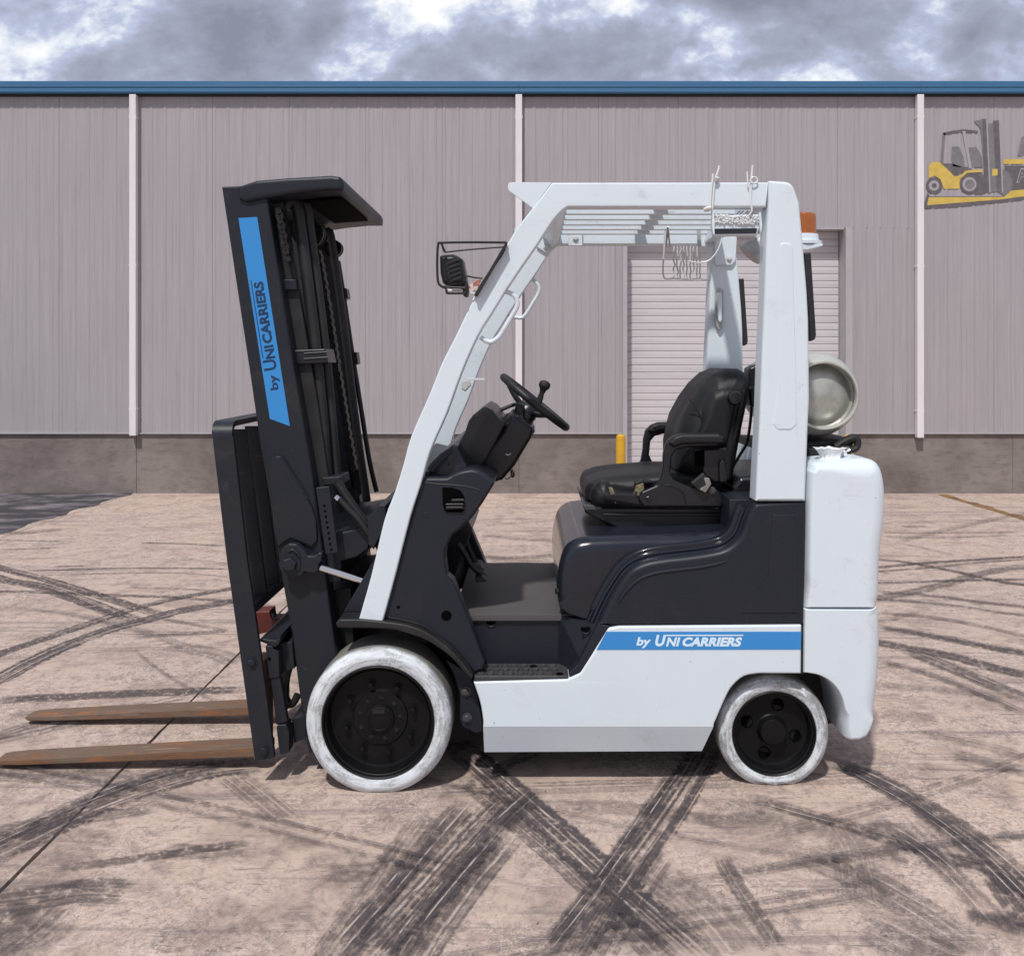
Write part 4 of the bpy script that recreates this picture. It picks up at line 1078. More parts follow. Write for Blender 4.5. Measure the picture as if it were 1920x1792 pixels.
lathe('cover_latch', P(1046, 1108, 3.20), (-1, -0.4, 0), [(0.010, 0), (0.010, 0.008), (0, 0.010)], M_rubber, fl, 10)
# rear deck behind the seat
rp('rear_deck', rc([(1380, 945), (1512, 945), (1512, 1165), (1380, 1165)]), Y0+0.10, Y9-0.10, M_dark, fl, Yp=Y0, r=0.004)
rp('rear_cover', rc([(1362, 906, 6), (1376, 888, 10), (1440, 884, 8), (1520, 884), (1520, 952), (1362, 952)]), 3.40, 3.95, M_plast, fl, Yp=3.5, r=0.02)
# chassis fill, and dark blocks added for the darkness seen behind the wheels
rp('chassis', [(880, 1165), (1500, 1165), (1500, 1330), (1340, 1372), (930, 1385), (880, 1330)], Y0+0.16, Y9-0.16, M_rubber, fl, r=0)
rp('front_axle_dark_fill', [(640, 1205), (880, 1205), (880, 1385), (820, 1400), (640, 1400)], Y0+0.28, Y9-0.28, M_rubber, fl, r=0)
rp('rear_arch_dark_fill', [(1345, 1250), (1588, 1262), (1588, 1345), (1500, 1375), (1400, 1385), (1345, 1370)], Y0+0.24, Y9-0.24, M_rubber, fl, r=0)

# ---- floor, step
zf = P(0, 1152, 3.22).z
floor_pts = [P(866, 1152, 3.22), P(1052, 1152, 3.22)]
fx0, fx1 = floor_pts[0].x-0.03, floor_pts[1].x+0.10
box('floor_plate', ((fx0+fx1)/2, YC, zf-0.012), (fx1-fx0, 2*(YC-3.222), 0.024), M_floor, fl, 0.003)
zs = P(0, 1268, 3.1).z
riser = rp('step_riser', rc([(876, 1158, 2), (1048, 1158, 2), (1048, 1262), (900, 1262)]), 3.236, 3.26, M_dark, fl, Yp=3.236, r=0.003)
mirror_obj(riser, fl)
v = [P(1047, 1152, 3.232), P(1119, 1172, 3.125), P(1099, 1258, 3.112), P(1047, 1252, 3.234)]
v = v+[q+Vector((0.02, 0.03, 0)) for q in v]
o = link('step_side', mesh('step_side', v, [(0, 3, 2, 1), (4, 5, 6, 7), (0, 1, 5, 4), (1, 2, 6, 5), (2, 3, 7, 6), (3, 0, 4, 7)]), M_dark, fl, 0); mirror_obj(o, fl)
rp('step_border', rc([(1122, 1168, 2), (1144, 1173, 2), (1106, 1240, 6), (1090, 1262, 8), (1068, 1271, 3), (1066, 1262, 3), (1084, 1244, 5)]), Y0+0.006, Y0+0.06, M_dark, fl, mir=True, r=0.006)
# finger pulls: flat dark patches painted for the shade in their hollows
for (x, y, yy) in ((921, 1169, 3.235), (1098, 1182, 3.135)):
    rp('pull_recess', rc([(x-9, y-6, 1), (x+8, y-6, 1), (x+8, y+2, 5), (x-9, y+2, 5)]), yy-0.002, yy+0.004, M_hole_shade, fl, r=0)
    tube('pull_lip', ppath([(x-9, y), (x-5, y+5), (x+4, y+5), (x+8, y)], yy-0.002, 3), 0.0025, M_dark, fl, 6)
tx0, tx1 = P(889, 0, Y0).x, P(1066, 0, Y0).x
step = rp('step_tread', rc([(889, 1268, 2), (1066, 1268, 2), (1066, 1278, 2), (889, 1280, 2)]), Y0+0.005, 3.236, M_step, fl, Yp=Y0, r=0.004)
mirror_obj(step, fl)
sm_ = None; rnd = random.Random(4)
for j, yy in enumerate((3.125, 3.163, 3.202)):
    for i in range(9):
        xx = tx0+0.022+i*0.0345+(0.012 if j % 2 else 0)+j*0.006
        if xx > tx1-0.02: continue
        if (j, i) in ((2, 5), (0, 8)):
            lathe('drain_hole', (xx, yy, zs+0.001), (0, 0, 1), [(0.014, 0), (0.013, 0.0008), (0, 0.0009)], M_hole_shade, step, 12); continue
        if sm_ is None:
            v_, f_ = lathe_g((0, 0, 0), (0, 0, 1), [(0.0135, 0), (0.0125, 0.006), (0.009, 0.0075), (0.006, 0.006), (0, 0.006)], 12)
            sm_ = mesh('tread_stud', v_, f_)
            bm = bmesh.new(); bm.from_mesh(sm_); bmesh.ops.recalc_face_normals(bm, faces=bm.faces); bm.to_mesh(sm_); bm.free()
            sm_.materials.append(M_step)
        o = bpy.data.objects.new('tread_stud', sm_); COL.objects.link(o); o.parent = step; o.location = (xx, yy, zs)
# ---- fender lip over the front wheel
lip_t = [(629, 1168), (636, 1161), (672, 1161), (725, 1166), (763, 1172), (797, 1184), (830, 1206), (850, 1223), (864, 1238), (887, 1266)]
lip_b = [(884, 1275), (862, 1250), (846, 1233), (828, 1218), (797, 1199), (763, 1187), (730, 1179), (685, 1177.5), (634, 1177)]
rp('fender_lip', rc([(629, 1168, 3), (637, 1161, 2)]+cr(lip_t[2:], 3)+cr(lip_b[:-1], 3)+[(632, 1177, 4)]), Y0-0.012, Y0+0.26, M_rubber, fl, mir=True, r=0.006)
rp('fender_back', rc(cr([(880, 1262), (890, 1290), (896, 1310), (903, 1350), (903, 1372)], 3)+[(893, 1375, 8), (868, 1363, 10), (862, 1350), (862, 1300), (850, 1262), (835, 1235)]), Y0+0.07, Y0+0.10, M_mast, fl, mir=True, r=0.004)
for (x, y) in ((874, 1296), (876, 1345)):
    hexbolt('bolt', P(x, y, Y0+0.069), 0.012, M_bolt, fl)

# ---- front cowl
cowl = rc([(786, 908), (793, 896, 2), (838, 896), (848, 890), (862, 884), (884, 880), (900, 884), (917, 895), (928, 905, 3), (905, 943), (885, 971), (866, 990), (847, 1005), (836, 1030), (834, 1048), (838, 1079), (849, 1089), (860, 1116), (876, 1154), (909, 1241), (906, 1256, 3), (889, 1263, 3)]+cr([(866, 1236), (832, 1204), (797, 1181), (763, 1170), (718, 1163)], 3)+[(716, 1163)])
cw = rp('cowl_side', cowl, Y0+0.02, Y0+0.10, M_dark, fl, mir=True, r=0.012, seg=4)
tube('cowl_seam', ppath([(790, 903), (815, 907), (845, 909), (880, 913), (905, 925), (890, 955)], Y0+0.02, 4), 0.0022, M_rubber, cw[0], 6)
rp('vent_recess', rc([(829, 914, 2), (848, 914), (864, 920, 6), (871, 932), (870, 956), (866, 961, 4), (834, 960, 6), (830, 946)]), Y0+0.016, Y0+0.03, M_hole_shade, cw[0], r=0.002)  # black plate painted for the shade behind the vent slats
for (x, y, l) in ((846, 936, 26), (835, 944, 36), (836, 950, 35)):
    rp('vent_slat', rc([(x, y, 2), (x+l-2, y-0.5, 2), (x+l, y+4, 2), (x, y+5, 2)]), Y0+0.006, Y0+0.018, M_plast, cw[0], r=0.002)
lathe('round_hole', P(837, 1154, Y0+0.02), (0, -1, 0), [(0.0185, -0.002), (0.0185, 0.001), (0.016, 0.0012), (0, 0.0010)], M_hole_shade, cw[0], 20)
lathe('round_hole', P(747, 1138, Y0+0.02), (0, -1, 0), [(0.006, -0.002), (0.006, 0.001), (0, 0.0012)], M_hole_shade, cw[0], 12)
rp('keyhole_mark', rc([(795, 960, 2), (800, 960, 2), (800, 970, 2), (795, 970, 2)]), Y0+0.0185, Y0+0.022, M_plast, cw[0], r=0.001)
rp('fender_groove', cr([(728, 1156), (763, 1163), (797, 1174), (830, 1197), (864, 1230), (886, 1258)], 3)+cr([(884, 1260), (862, 1233), (828, 1200), (796, 1177), (762, 1166), (728, 1159)], 3), Y0+0.016, Y0+0.024, M_rubber, cw[0], r=0.001)
rp('front_panel', rc([(635, 1159, 2), (700, 1047), (728, 962), (760, 880), (800, 890), (800, 1000), (770, 1159)]), Y0+0.075, Y9-0.075, M_dark, fl, Yp=Y0, r=0.003)
rp('cross_tube', rc([(689, 971, 2), (711, 946, 2), (723, 947, 2), (723, 985, 2), (700, 1030), (690, 1020)]), Y0+0.10, Y9-0.10, M_mast, fl, r=0.004)
# instrument console
rp('dash_lump', rc([(792, 893, 3), (802, 874), (808, 867), (822, 853), (838, 842, 4), (848, 834, 3), (858, 838, 3), (866, 856), (876, 876), (893, 892), (870, 896), (838, 898)]), 3.20, 2*YC-3.20, M_plast, fl, Yp=3.2, r=0.05, seg=5, w=lambda x, y: 1.0 if y < 890 else 0.1)
rp('dash_roll', rc([(838, 897), (850, 890, 6), (866, 881, 8), (886, 879, 8), (908, 888, 6), (930, 905, 4), (915, 912), (870, 905)]), 3.16, 2*YC-3.16, M_plast, fl, Yp=3.14, r=0.02)
rp('display_hood', rc([(856, 848), (858, 833, 3), (871, 812), (878, 790), (887, 778, 6), (909, 762, 5), (923, 769, 4), (946, 798, 3), (930, 830), (903, 878), (870, 878)]), 3.36, 3.86, M_plast, fl, Yp=3.36, r=0.014, seg=4)
rp('column_shroud', rc([(938, 808), (944, 794, 4), (958, 775, 4), (972, 782), (1001, 804, 5), (996, 822), (965, 872), (942, 900, 5), (928, 905, 4), (902, 890), (884, 878), (905, 850)]), 3.44, 3.80, M_plast, fl, Yp=3.44, r=0.022, seg=4)
rp('shroud_seam', rc([(1000, 806, 2), (1003, 810, 2), (966, 873, 2), (940, 903, 2), (937, 901), (964, 868)]), 3.47, 3.77, M_rubber, fl, Yp=3.44, r=0.004)
tube('shroud_clip', ppath([(948, 851), (953, 853), (958, 850)], 3.433, 3), 0.003, M_lampg, fl, 6)
# steering wheel
wc = P(1003, 754, YC); ax = Vector((0.626, 0, 0.78)).normalized()
ux, uy, _ = frame_of(ax)
ring = [wc+ux*0.163*cos(2*pi*k/48)+uy*0.163*sin(2*pi*k/48) for k in range(48)]
sw = tube('steering_wheel', ring, 0.0155, M_rubber, fl, 10, closed=True)
hubc = wc-ax*0.045
lathe('hub', hubc, ax, [(0.0, 0.03), (0.03, 0.026), (0.042, 0.012), (0.046, -0.01), (0.046, -0.03)], M_plast, sw, 24)
for a in (0.5, 0.5+2*pi/3, 0.5+4*pi/3):
    e = wc+ux*0.155*cos(a)+uy*0.155*sin(a); s = hubc+ux*0.03*cos(a)+uy*0.03*sin(a)
    tube('spoke', [s, (s+e)/2-ax*0.004, e], [0.013, 0.011, 0.009], M_plast, sw, 8)
rp('column_neck', rc([(968, 752, 3), (983, 757), (984, 775), (978, 796), (962, 786), (965, 770)]), 3.56, 3.70, M_plast, fl, Yp=YC, r=0.012)
lathe('column_collar', hubc-ax*0.10, ax, [(0.058, -0.02), (0.062, 0.0), (0.062, 0.038), (0.055, 0.045), (0.053, 0.058), (0.046, 0.075), (0.04, 0.078)], M_rubber, fl, 24)
lathe('tilt_knob', P(973, 788, 3.46), (0.1, -1, 0.1), [(0.02, -0.05), (0.02, 0.0), (0.017, 0.01), (0, 0.012)], M_plast, fl, 14)
kb = P(1013, 746, YC-0.06)
lathe('spinner_knob', kb, (0.32, 0, 0.95), [(0.012, -0.03), (0.0125, 0.0), (0.010, 0.02), (0.014, 0.035), (0.0225, 0.046), (0.0245, 0.056), (0.021, 0.066), (0.010, 0.072), (0, 0.073)], M_rubber, sw, 18)
tube('lever', ppath([(926, 772), (945, 766), (968, 758), (985, 766)], 3.80, 3), 0.008, M_rubber, fl, 8)
lathe('lever_knob', P(926, 772, 3.8), (-1, 0, -0.25), [(0.009, -0.01), (0.014, 0.0), (0.013, 0.02), (0, 0.028)], M_rubber, fl, 12)
# key bunch hanging at the column
ky = tube('key_ring', ppath([(956, 872), (962, 880), (958, 893), (949, 898), (947, 888), (950, 876)], 3.5, 4, True), 0.0025, M_steel, fl, 6, closed=True)
rp('key_fob', rc([(957, 880, 3), (964, 883, 3), (966, 892, 3), (960, 897, 3), (957, 892)]), 3.50, 3.51, M_rubber, ky, r=0.002)
rp('key', rc([(960, 896), (963, 896), (962.5, 908, 1), (960.5, 908, 1)]), 3.50, 3.503, M_steel, ky, r=0)
rp('key', rc([(951, 878), (955, 876), (949, 900, 1), (945, 901, 1)]), 3.505, 3.509, M_steel, ky, r=0)
# inner kick panel and pedals
rp('kick_panel', [(800, 920), (868, 928), (892, 975), (860, 1060), (868, 1092), (800, 1092)], 3.60, 4.06, M_plast, fl, Yp=3.8, r=0.004)
for (pts, ya) in (([(858, 1018), (873, 1040), (886, 1062), (910, 1082)], 3.42), ([(868, 1000), (880, 1030), (895, 1060), (905, 1072)], 3.65)):
    tube('pedal_arm', ppath(pts, ya, 3), 0.011, M_rubber, fl, 8)
rp('pedal', rc([(892, 1076, 2), (906, 1074, 2), (917, 1083, 2), (894, 1085, 2)]), 3.36, 3.50, M_rubber, fl, Yp=3.42, r=0.004)
rp('pedal', rc([(884, 1052, 2), (902, 1054, 2), (913, 1071, 2), (897, 1070, 2)]), 3.60, 3.70, M_floor, fl, Yp=3.65, r=0.004)

# ---- seat
YA, YB = 3.37, 2*YC-3.37
seat = rp('seat_base', rc([(1092, 945, 6), (1100, 952, 4), (1352, 952, 4), (1358, 966, 3), (1346, 991, 3), (1160, 991, 8), (1098, 963, 3)]), YA+0.01, YB-0.01, M_plast, fl, Yp=YA, r=0.008)
rp('seat_rail', rc([(1130, 962, 2), (1362, 962, 2), (1360, 967, 2), (1132, 967, 2)]), YA-0.005, YA+0.02, M_plast, seat, Yp=YA, r=0.003)
rp('slide_lever', rc([(1092, 946, 5), (1130, 948, 4), (1128, 957, 4), (1096, 957, 4)]), YA+0.0, YA+0.2, M_bolt, seat, Yp=YA, r=0.004)
rp('seat_cushion', rc([(1098, 941, 6), (1097, 924), (1104, 908, 14), (1128, 899, 10), (1170, 893), (1240, 888), (1310, 888), (1340, 900, 10), (1346, 948, 4), (1120, 948, 10)], 6), YA+0.03, YB-0.03, M_vinyl, fl, Yp=YA+0.03, r=0.06, seg=8, smooth=70, soft=True)
rp('seat_bolster', rc([(1106, 936, 10), (1110, 918, 10), (1124, 904, 12), (1136, 902, 8), (1150, 912, 8), (1160, 922), (1210, 926), (1250, 930), (1250, 955), (1130, 955, 14), (1112, 950, 10)], 6), YA-0.035, YA+0.09, M_vinyl, fl, Yp=YA-0.01, r=0.055, seg=10, smooth=70, soft=True)
for pts, ya in (([(1140, 912, 2), (1148, 914, 2), (1153, 926, 2), (1154, 944), (1150, 938), (1144, 928)], YA-0.032), ([(1192, 908, 2), (1205, 904, 2), (1207, 914), (1196, 931, 2), (1184, 932, 2), (1190, 920)], YA-0.034)):
    rp('torn_patch', rc(pts), ya, ya+0.03, M_foam, fl, Yp=YA-0.01, r=0.004)
rp('torn_flap', rc([(1189, 905, 2), (1203, 898, 2), (1225, 903), (1206, 905), (1194, 909, 2)]), YA-0.03, YA+0.03, M_vinyl, fl, Yp=YA-0.01, r=0.003)
rp('torn_hole', rc([(1188, 921, 1), (1194, 919, 1), (1193, 926, 1), (1188, 927, 1)]), YA-0.036, YA-0.032, M_rubber, fl, Yp=YA-0.01, r=0)
back = rc([(1262, 835, 6), (1268, 806), (1274, 782), (1293, 747), (1313, 720, 10), (1335, 700, 14), (1358, 690.5, 10), (1380, 691, 10), (1397, 702, 10), (1401, 715, 6), (1399, 735), (1393, 767), (1386, 800), (1376, 850), (1366, 900, 10), (1290, 895, 10), (1262, 880, 6)], 6)
bk = rp('backrest', back, YA+0.02, YB-0.02, M_vinyl, fl, Yp=YC-0.12, r=0.10, seg=12, smooth=70, soft=True)
rp('backrest_side', rc([(1306, 824, 6), (1314, 790), (1320, 760), (1338, 733, 12), (1358, 726, 8), (1378, 728, 10), (1386, 742, 6), (1378, 790), (1364, 842, 8), (1312, 840, 8)], 6), YA+0.0, YA+0.10, M_vinyl, bk, Yp=YA+0.01, r=0.045, seg=10, smooth=70, soft=True)
tube('piping', ppath([(1292, 748), (1303, 764), (1312, 778), (1315, 790), (1311, 812), (1304, 835)], YA+0.022, 4), 0.0028, M_plast, bk, 6)
lathe('backrest_knob', P(1377, 746, YA-0.01), (0, -1, 0), [(0.026, -0.02), (0.026, 0.016), (0.022, 0.022), (0, 0.023)], M_plast, bk, 24)
rp('back_shell', rc([(1362, 842), (1384, 775), (1396, 725, 4), (1404, 728, 4), (1397, 780), (1383, 850), (1371, 904, 5), (1352, 906, 5), (1346, 870)]), YA+0.03, YB-0.03, M_plast, bk, Yp=YA, r=0.02)
arm = rc([(1243, 850), (1248, 830, 10), (1260, 818, 12), (1275, 814), (1346, 813, 5), (1357, 819, 4), (1356, 830, 5), (1345, 836, 3), (1286, 838), (1268, 843, 8), (1259, 854, 4), (1256, 884, 6), (1262, 898, 6), (1290, 911), (1322, 912), (1345, 918, 10), (1358, 938, 8), (1351, 950, 3), (1206, 950, 4), (1196, 934, 6), (1202, 921, 6), (1232, 908, 8), (1238, 895), (1242, 872)], 5)
rp('armrest', arm, YA-0.055, YA-0.02, M_plast, fl, Yp=YA-0.04, mir=True, r=0.009, seg=3)
rp('armrest_pad', rc([(1250, 830, 8), (1262, 818, 10), (1276, 813), (1346, 812, 5), (1357, 818, 4), (1356, 831, 5), (1280, 832), (1262, 838, 6)]), YA-0.07, YA-0.005, M_vinyl, fl, Yp=YA-0.04, mir=True, r=0.012)
hexbolt('pivot_bolt', P(1215, 934, YA-0.055), 0.009, M_plast, fl)
tube('bracket_ridge', ppath([(1246, 909), (1262, 911), (1280, 923), (1286, 948)], YA-0.056, 4), 0.003, M_plast, fl, 6)
rp('side_guard', rc([(1300, 842, 4), (1360, 838, 4), (1372, 850), (1370, 900, 6), (1340, 906, 6), (1318, 890), (1312, 870)]), YA-0.01, YA+0.05, M_plast, fl, Yp=YA, r=0.01)
rp('side_guard_slot', rc([(1302, 846, 5), (1320, 842, 5), (1320, 872, 6), (1312, 884, 6), (1302, 870, 4)]), YA-0.014, YA-0.008, M_hole_shade, fl, Yp=YA, r=0.002)
rp('recline_handle', rc([(1346, 866, 4), (1351, 861, 3), (1357, 864, 3), (1362, 900, 6), (1346, 904, 6)]), YA-0.03, YA-0.012, M_plast, fl, Yp=YA, r=0.004)
# seat belt: reel, webbing and buckle
bl = rp('belt_buckle', rc([(1294, 905, 3), (1318, 885, 3), (1326, 894, 3), (1330, 905), (1322, 918, 3), (1312, 923, 3)]), YA-0.075, YA-0.05, M_rubber, fl, Yp=YA-0.06, r=0.006)
rp('belt_tongue', rc([(1318, 895, 2), (1328, 894, 4), (1332, 906, 3), (1321, 922, 2), (1309, 916, 2), (1322, 908)]), YA-0.079, YA-0.074, M_steel, bl, Yp=YA-0.06, r=0.001)
lathe('belt_bolt', P(1335, 919, YA-0.058), (0, -1, 0), [(0.014, 0), (0.013, 0.006), (0, 0.008)], M_bolt, fl, 12)
belt = ppath([(1410, 740), (1407, 790), (1400, 830), (1386, 855), (1374, 876), (1366, 898)], 3.62, 5)
tube('belt_webbing', belt, 0.022, M_rubber, fl, 8, flat=0.15)
rp('belt_reel', rc([(1398, 728, 4), (1412, 722, 5), (1420, 740), (1416, 760, 5), (1402, 762, 5)]), 3.55, 3.68, M_plast, fl, Yp=3.6, r=0.01)

# ---- counterweight
def cx_(pts): return [(1000+(p[0]-1000)*1.0205, p[1]) for p in pts]
cw_top = ([(1507, 1141), (1513, 1100), (1514, 960), (1519, 885, 6), (1528, 870, 8), (1560, 866), (1600, 863)]
          + cx_(cr([(1616, 862), (1632, 865), (1643, 874), (1650, 890), (1654, 915), (1655, 945), (1653, 985), (1647, 1030), (1644, 1080), (1643, 1120), (1638, 1141)], 3)))
cw_low = ([(1506, 1264), (1507, 1141)]
          + cx_(cr([(1638, 1141), (1643, 1152), (1645, 1200), (1643, 1260), (1637, 1320), (1629, 1364), (1618, 1386)], 3))
          + [(1614, 1394, 4), (1596, 1394, 4), (1588, 1388)] + cr([(1586, 1370), (1584, 1342), (1576, 1308), (1560, 1284), (1538, 1270), (1515, 1265)], 3))
def wtop_(x, y):
    if y > 1136: return (1.0, 0.10) if x > 1600 else (0.36, 0.10)
    if x > 1600: return 1.0
    if y < 900: return 0.36+0.5*max(0, x-1519)/90
    return 0.36
def wlow_(x, y):
    if y < 1144: return (1.0, 0.10) if x > 1600 else (0.16, 0.10)
    if y > 1340: return 0.35
    if x > 1600: return 1.0
    return 0.16
rp('counterweight', rc(cw_top), Y0+0.002, Y9-0.002, M_cw, fl, Yp=Y0, r=0.06, seg=8, w=wtop_)
rp('counterweight_skirt', rc(cw_low), Y0+0.002, Y9-0.002, M_cw, fl, Yp=Y0, r=0.06, seg=8, w=wlow_)

# ---- wheels
def wheel(px, py, rpx, Yf, width, rim_px, parent, m, front, zmin=0.001):
    s = Yf/FPX; R = rpx*s; rr = rim_px*s
    c = P(px, py, Yf)
    sh = 0.018
    prof = [(rr*0.985, 0.030), (rr*1.0, 0.010), (rr*1.03, 0.004), (rr+(R-rr)*0.45, 0.0), (R-sh*1.2, 0.003), (R-sh*0.45, 0.011), (R-0.002, 0.026), (R, 0.045), (R, width-0.03), (R-0.01, width-0.008), (R-sh, width), (rr*1.02, width-0.004), (rr*0.9, width-0.03)]
    v, f = lathe_g(c, (0, 1, 0), prof, 72)
    n = 72
    pv = []
    for i, (q, h) in enumerate(prof):
        val = 1.0 if h <= 0.012 and i < 6 else (0.65 if i == 6 else 0.0)
        pv += [val]*n
    f = [q for q in f if len(q) == 4]
    for q in v:
        if q.z < zmin: q.z = zmin+0.15*(q.z-zmin)*0
    me = mesh('tyre', v, f)
    bm = bmesh.new(); bm.from_mesh(me); bmesh.ops.recalc_face_normals(bm, faces=bm.faces); bm.to_mesh(me); bm.free()
    at = me.attributes.new('paint', 'FLOAT', 'POINT')
    for i, val in enumerate(pv): at.data[i].value = val
    a2 = me.attributes.new('rel', 'FLOAT_VECTOR', 'POINT')
    for i, q in enumerate(v): a2.data[i].vector = (q.x-c.x, 0, q.z-c.z)
    wheel_o = link('wheel', me, m, parent, 50)
    dp = 0.055 if front else 0.05
    if front:
        rp_ = [(rr*1.0, 0.006), (rr*0.985, 0.003), (rr*0.965, 0.006), (rr*0.955, 0.016), (rr*0.925, 0.020), (rr*0.915, 0.016), (rr*0.905, 0.022), (rr*0.885, dp), (rr*0.84, dp+0.004), (rr*0.50, dp+0.002), (rr*0.48, dp-0.004), (rr*0.26, dp-0.006), (rr*0.25, dp-0.014), (rr*0.16, dp-0.018), (0, dp-0.018)]
    else:
        rp_ = [(rr*1.0, 0.006), (rr*0.985, 0.004), (rr*0.955, 0.008), (rr*0.945, 0.018), (rr*0.91, 0.020), (rr*0.90, 0.026), (rr*0.86, dp), (rr*0.80, dp+0.004), (rr*0.36, dp+0.002), (rr*0.335, dp-0.002), (rr*0.32, dp-0.028), (rr*0.29, dp-0.034), (rr*0.10, dp-0.036), (0, dp-0.036)]
    rim = lathe('rim', c, (0, 1, 0), rp_, M_rim, wheel_o, 56, caps=False)
    if front:
        for k in range(8):
            a = 2*pi*k/8+0.26
            q = c+Vector((0.62*rr*cos(a), dp+0.003, 0.62*rr*sin(a)))
            hexbolt('wheel_nut', q, 0.0105, M_rim, rim, h=0.022)
        for k in range(9):
            a = 2*pi*k/9+0.1
            q = c+Vector((0.37*rr*cos(a), dp-0.004, 0.37*rr*sin(a)))
            hexbolt('hub_bolt', q, 0.0055, M_plast, rim, h=0.008)
        q = c+Vector((0, dp-0.020, 0))
        box('hub_slot', (q.x-0.002, q.y, q.z+0.028), (0.042, 0.004, 0.016), M_rubber, rim)
        tube('hub_rim', [c+Vector((0.2*rr*cos(a), dp-0.017, 0.2*rr*sin(a)+0.0)) for a in [2*pi*k/24 for k in range(24)]], 0.003, M_rim, rim, 6, closed=True)
    else:
        for k in range(4):
            a = 2*pi*k/4+1.29
            q = c+Vector((0.60*rr*cos(a), dp+0.003, 0.60*rr*sin(a)))
            lathe('rim_hole', q, (0, -1, 0), [(0.0225, -0.002), (0.0225, 0.0015), (0.019, 0.0018), (0.018, -0.0), (0, 0.0)], M_hole_shade, rim, 18)
    return wheel_o, rim
def far_wheel(pair):
    q = mirror_obj(pair[0], fl)
    mirror_obj(pair[1], q)
far_wheel(wheel(708, 1356, 138.5, Y0-0.018, 0.21, 106, fl, M_tyreF, True))
far_wheel(wheel(1453, 1377, 106, 3.14, 0.14, 79, fl, M_tyreR, False))

# ---- forks
def fork(tip, heel, Y, wdt):
    (tx, ttop, tbot), (hx, htop, hbot) = tip, heel
    xs = [tx+(hx-tx)*q for q in (0, 0.02, 0.1, 0.35, 0.7, 1.0)]
    v = []; f = []
    n = len(xs)
    for i, q in enumerate(xs):
        t = (q-tx)/(hx-tx)
        yt_ = ttop+(htop-ttop)*t-(0.0 if t > 0.3 else 0); yb_ = tbot+(hbot-tbot)*t
        inset = (0.022 if i == 0 else 0.008 if i == 1 else 0.0)
        a = P(q, yt_, Y); b = P(q, yb_, Y)
        b.z = max(b.z, 0.012)
        for (z, y) in ((b.z, Y+inset), (a.z, Y+inset), (a.z, Y+wdt-inset), (b.z, Y+wdt-inset)):
            v.append(Vector((a.x, y, z)))
    # heel and shank standing up behind the carriage plates
    for i in range(n-1):
        for k in range(4):
            f.append((i*4+k, i*4+(k+1) % 4, (i+1)*4+(k+1) % 4, (i+1)*4+k))
    f += [(3, 2, 1, 0), tuple((n-1)*4+k for k in range(4))]
    b = MB().add(v, f)
    hz = P(0, hbot, Y).z
    x1 = P(hx, 0, Y).x
    b.add(*box_g((x1-0.028, Y+wdt/2, hz+0.17), (0.045, wdt-0.002, 0.36)))
    me = mesh('fork', b.v, b.f)
    bm = bmesh.new(); bm.from_mesh(me); bmesh.ops.recalc_face_normals(bm, faces=bm.faces)
    bmesh.ops.bevel(bm, geom=[e for e in bm.edges if e.calc_face_angle(0) > 0.6], offset=0.004, segments=2, affect='EDGES')
    bm.to_mesh(me); bm.free()
    return link('fork', me, M_rust, fl, 35)
fork((-16, 1430, 1437), (500, 1402, 1419), 3.25, 0.105)
fork((41, 1347.5, 1353.5), (533, 1323.8, 1339.8), 3.65, 0.105)

# ---- load backrest and carriage
ZT = P(0, 800, 3.14).z
strapn = rc([(399, 830), (402, 812, 16), (440, 800, 18), (437, 822), (437, 850), (463, 1050), (486, 1208), (513, 1407), (514, 1421, 2), (478, 1427, 2), (425, 1050)], 6)
strapn = rc([(399, 818), (437, 818), (463, 1050), (486, 1208), (513, 1407), (514, 1421, 2), (478, 1427, 2), (425, 1050), (399, 830)], 4)
sb = rp('backrest_strap', strapn, 3.125, 3.145, M_mast, fl, mir=True, r=0.003)
for (x, y) in ((473, 1241), (496, 1406)):
    hexbolt('bolt', P(x, y, 3.125), 0.013, M_mast, sb[0])
# bent corner and top bar: an arch sweeping from the near strap over to the far one
xa, xb = P(399, 0, 3.135).x, P(437, 0, 3.135).x
z0 = P(0, 819, 3.135).z; R_ = 0.045
v = []; sec = []
for k in range(9):
    a = pi/2*k/8; sec.append((3.135+R_-R_*cos(a), z0+R_*sin(a), a))
for k in range(9):
    a = pi/2*k/8; sec.append((2*YC-3.135-R_+R_*sin(a), z0+R_*cos(a), pi/2+a))
f = []
for (y, z, a) in sec:
    nrm = Vector((0, -cos(a), sin(a)))*0.010
    sh_ = (z-z0)*-0.10
    for x in (xa, xb):
        x = x+sh_
        v += [Vector((x, y, z))+nrm, Vector((x, y, z))-nrm]
for i in range(len(sec)-1):
    a = i*4; b = a+4
    f += [(a, a+2, b+2, b), (a+1, b+1, b+3, a+3), (a, b, b+1, a+1), (a+2, a+3, b+3, b+2)]
f += [(0, 1, 3, 2), tuple(len(v)-4+q for q in (0, 2, 3, 1))]
me = mesh('backrest_top', v, f)
bm = bmesh.new(); bm.from_mesh(me); bmesh.ops.recalc_face_normals(bm, faces=bm.faces); bm.to_mesh(me); bm.free()
link('backrest_top', me, M_mast, fl, 40)
barp = [(402, 812), (434, 812), (463, 1050), (474.5, 1138), (437, 1145), (427, 1050)]
for i in range(1, 6):
    ya = 3.145+i*(2*(YC-3.145))/6-0.012
    rp('backrest_bar', barp, ya, ya+0.024, M_mast, fl, Yp=3.135, r=0.003)
rp('backrest_cross_bar', [(436, 1142), (475, 1136), (478, 1150), (440, 1158)], 3.147, 2*YC-3.147, M_mast, fl, Yp=3.135, r=0.003)
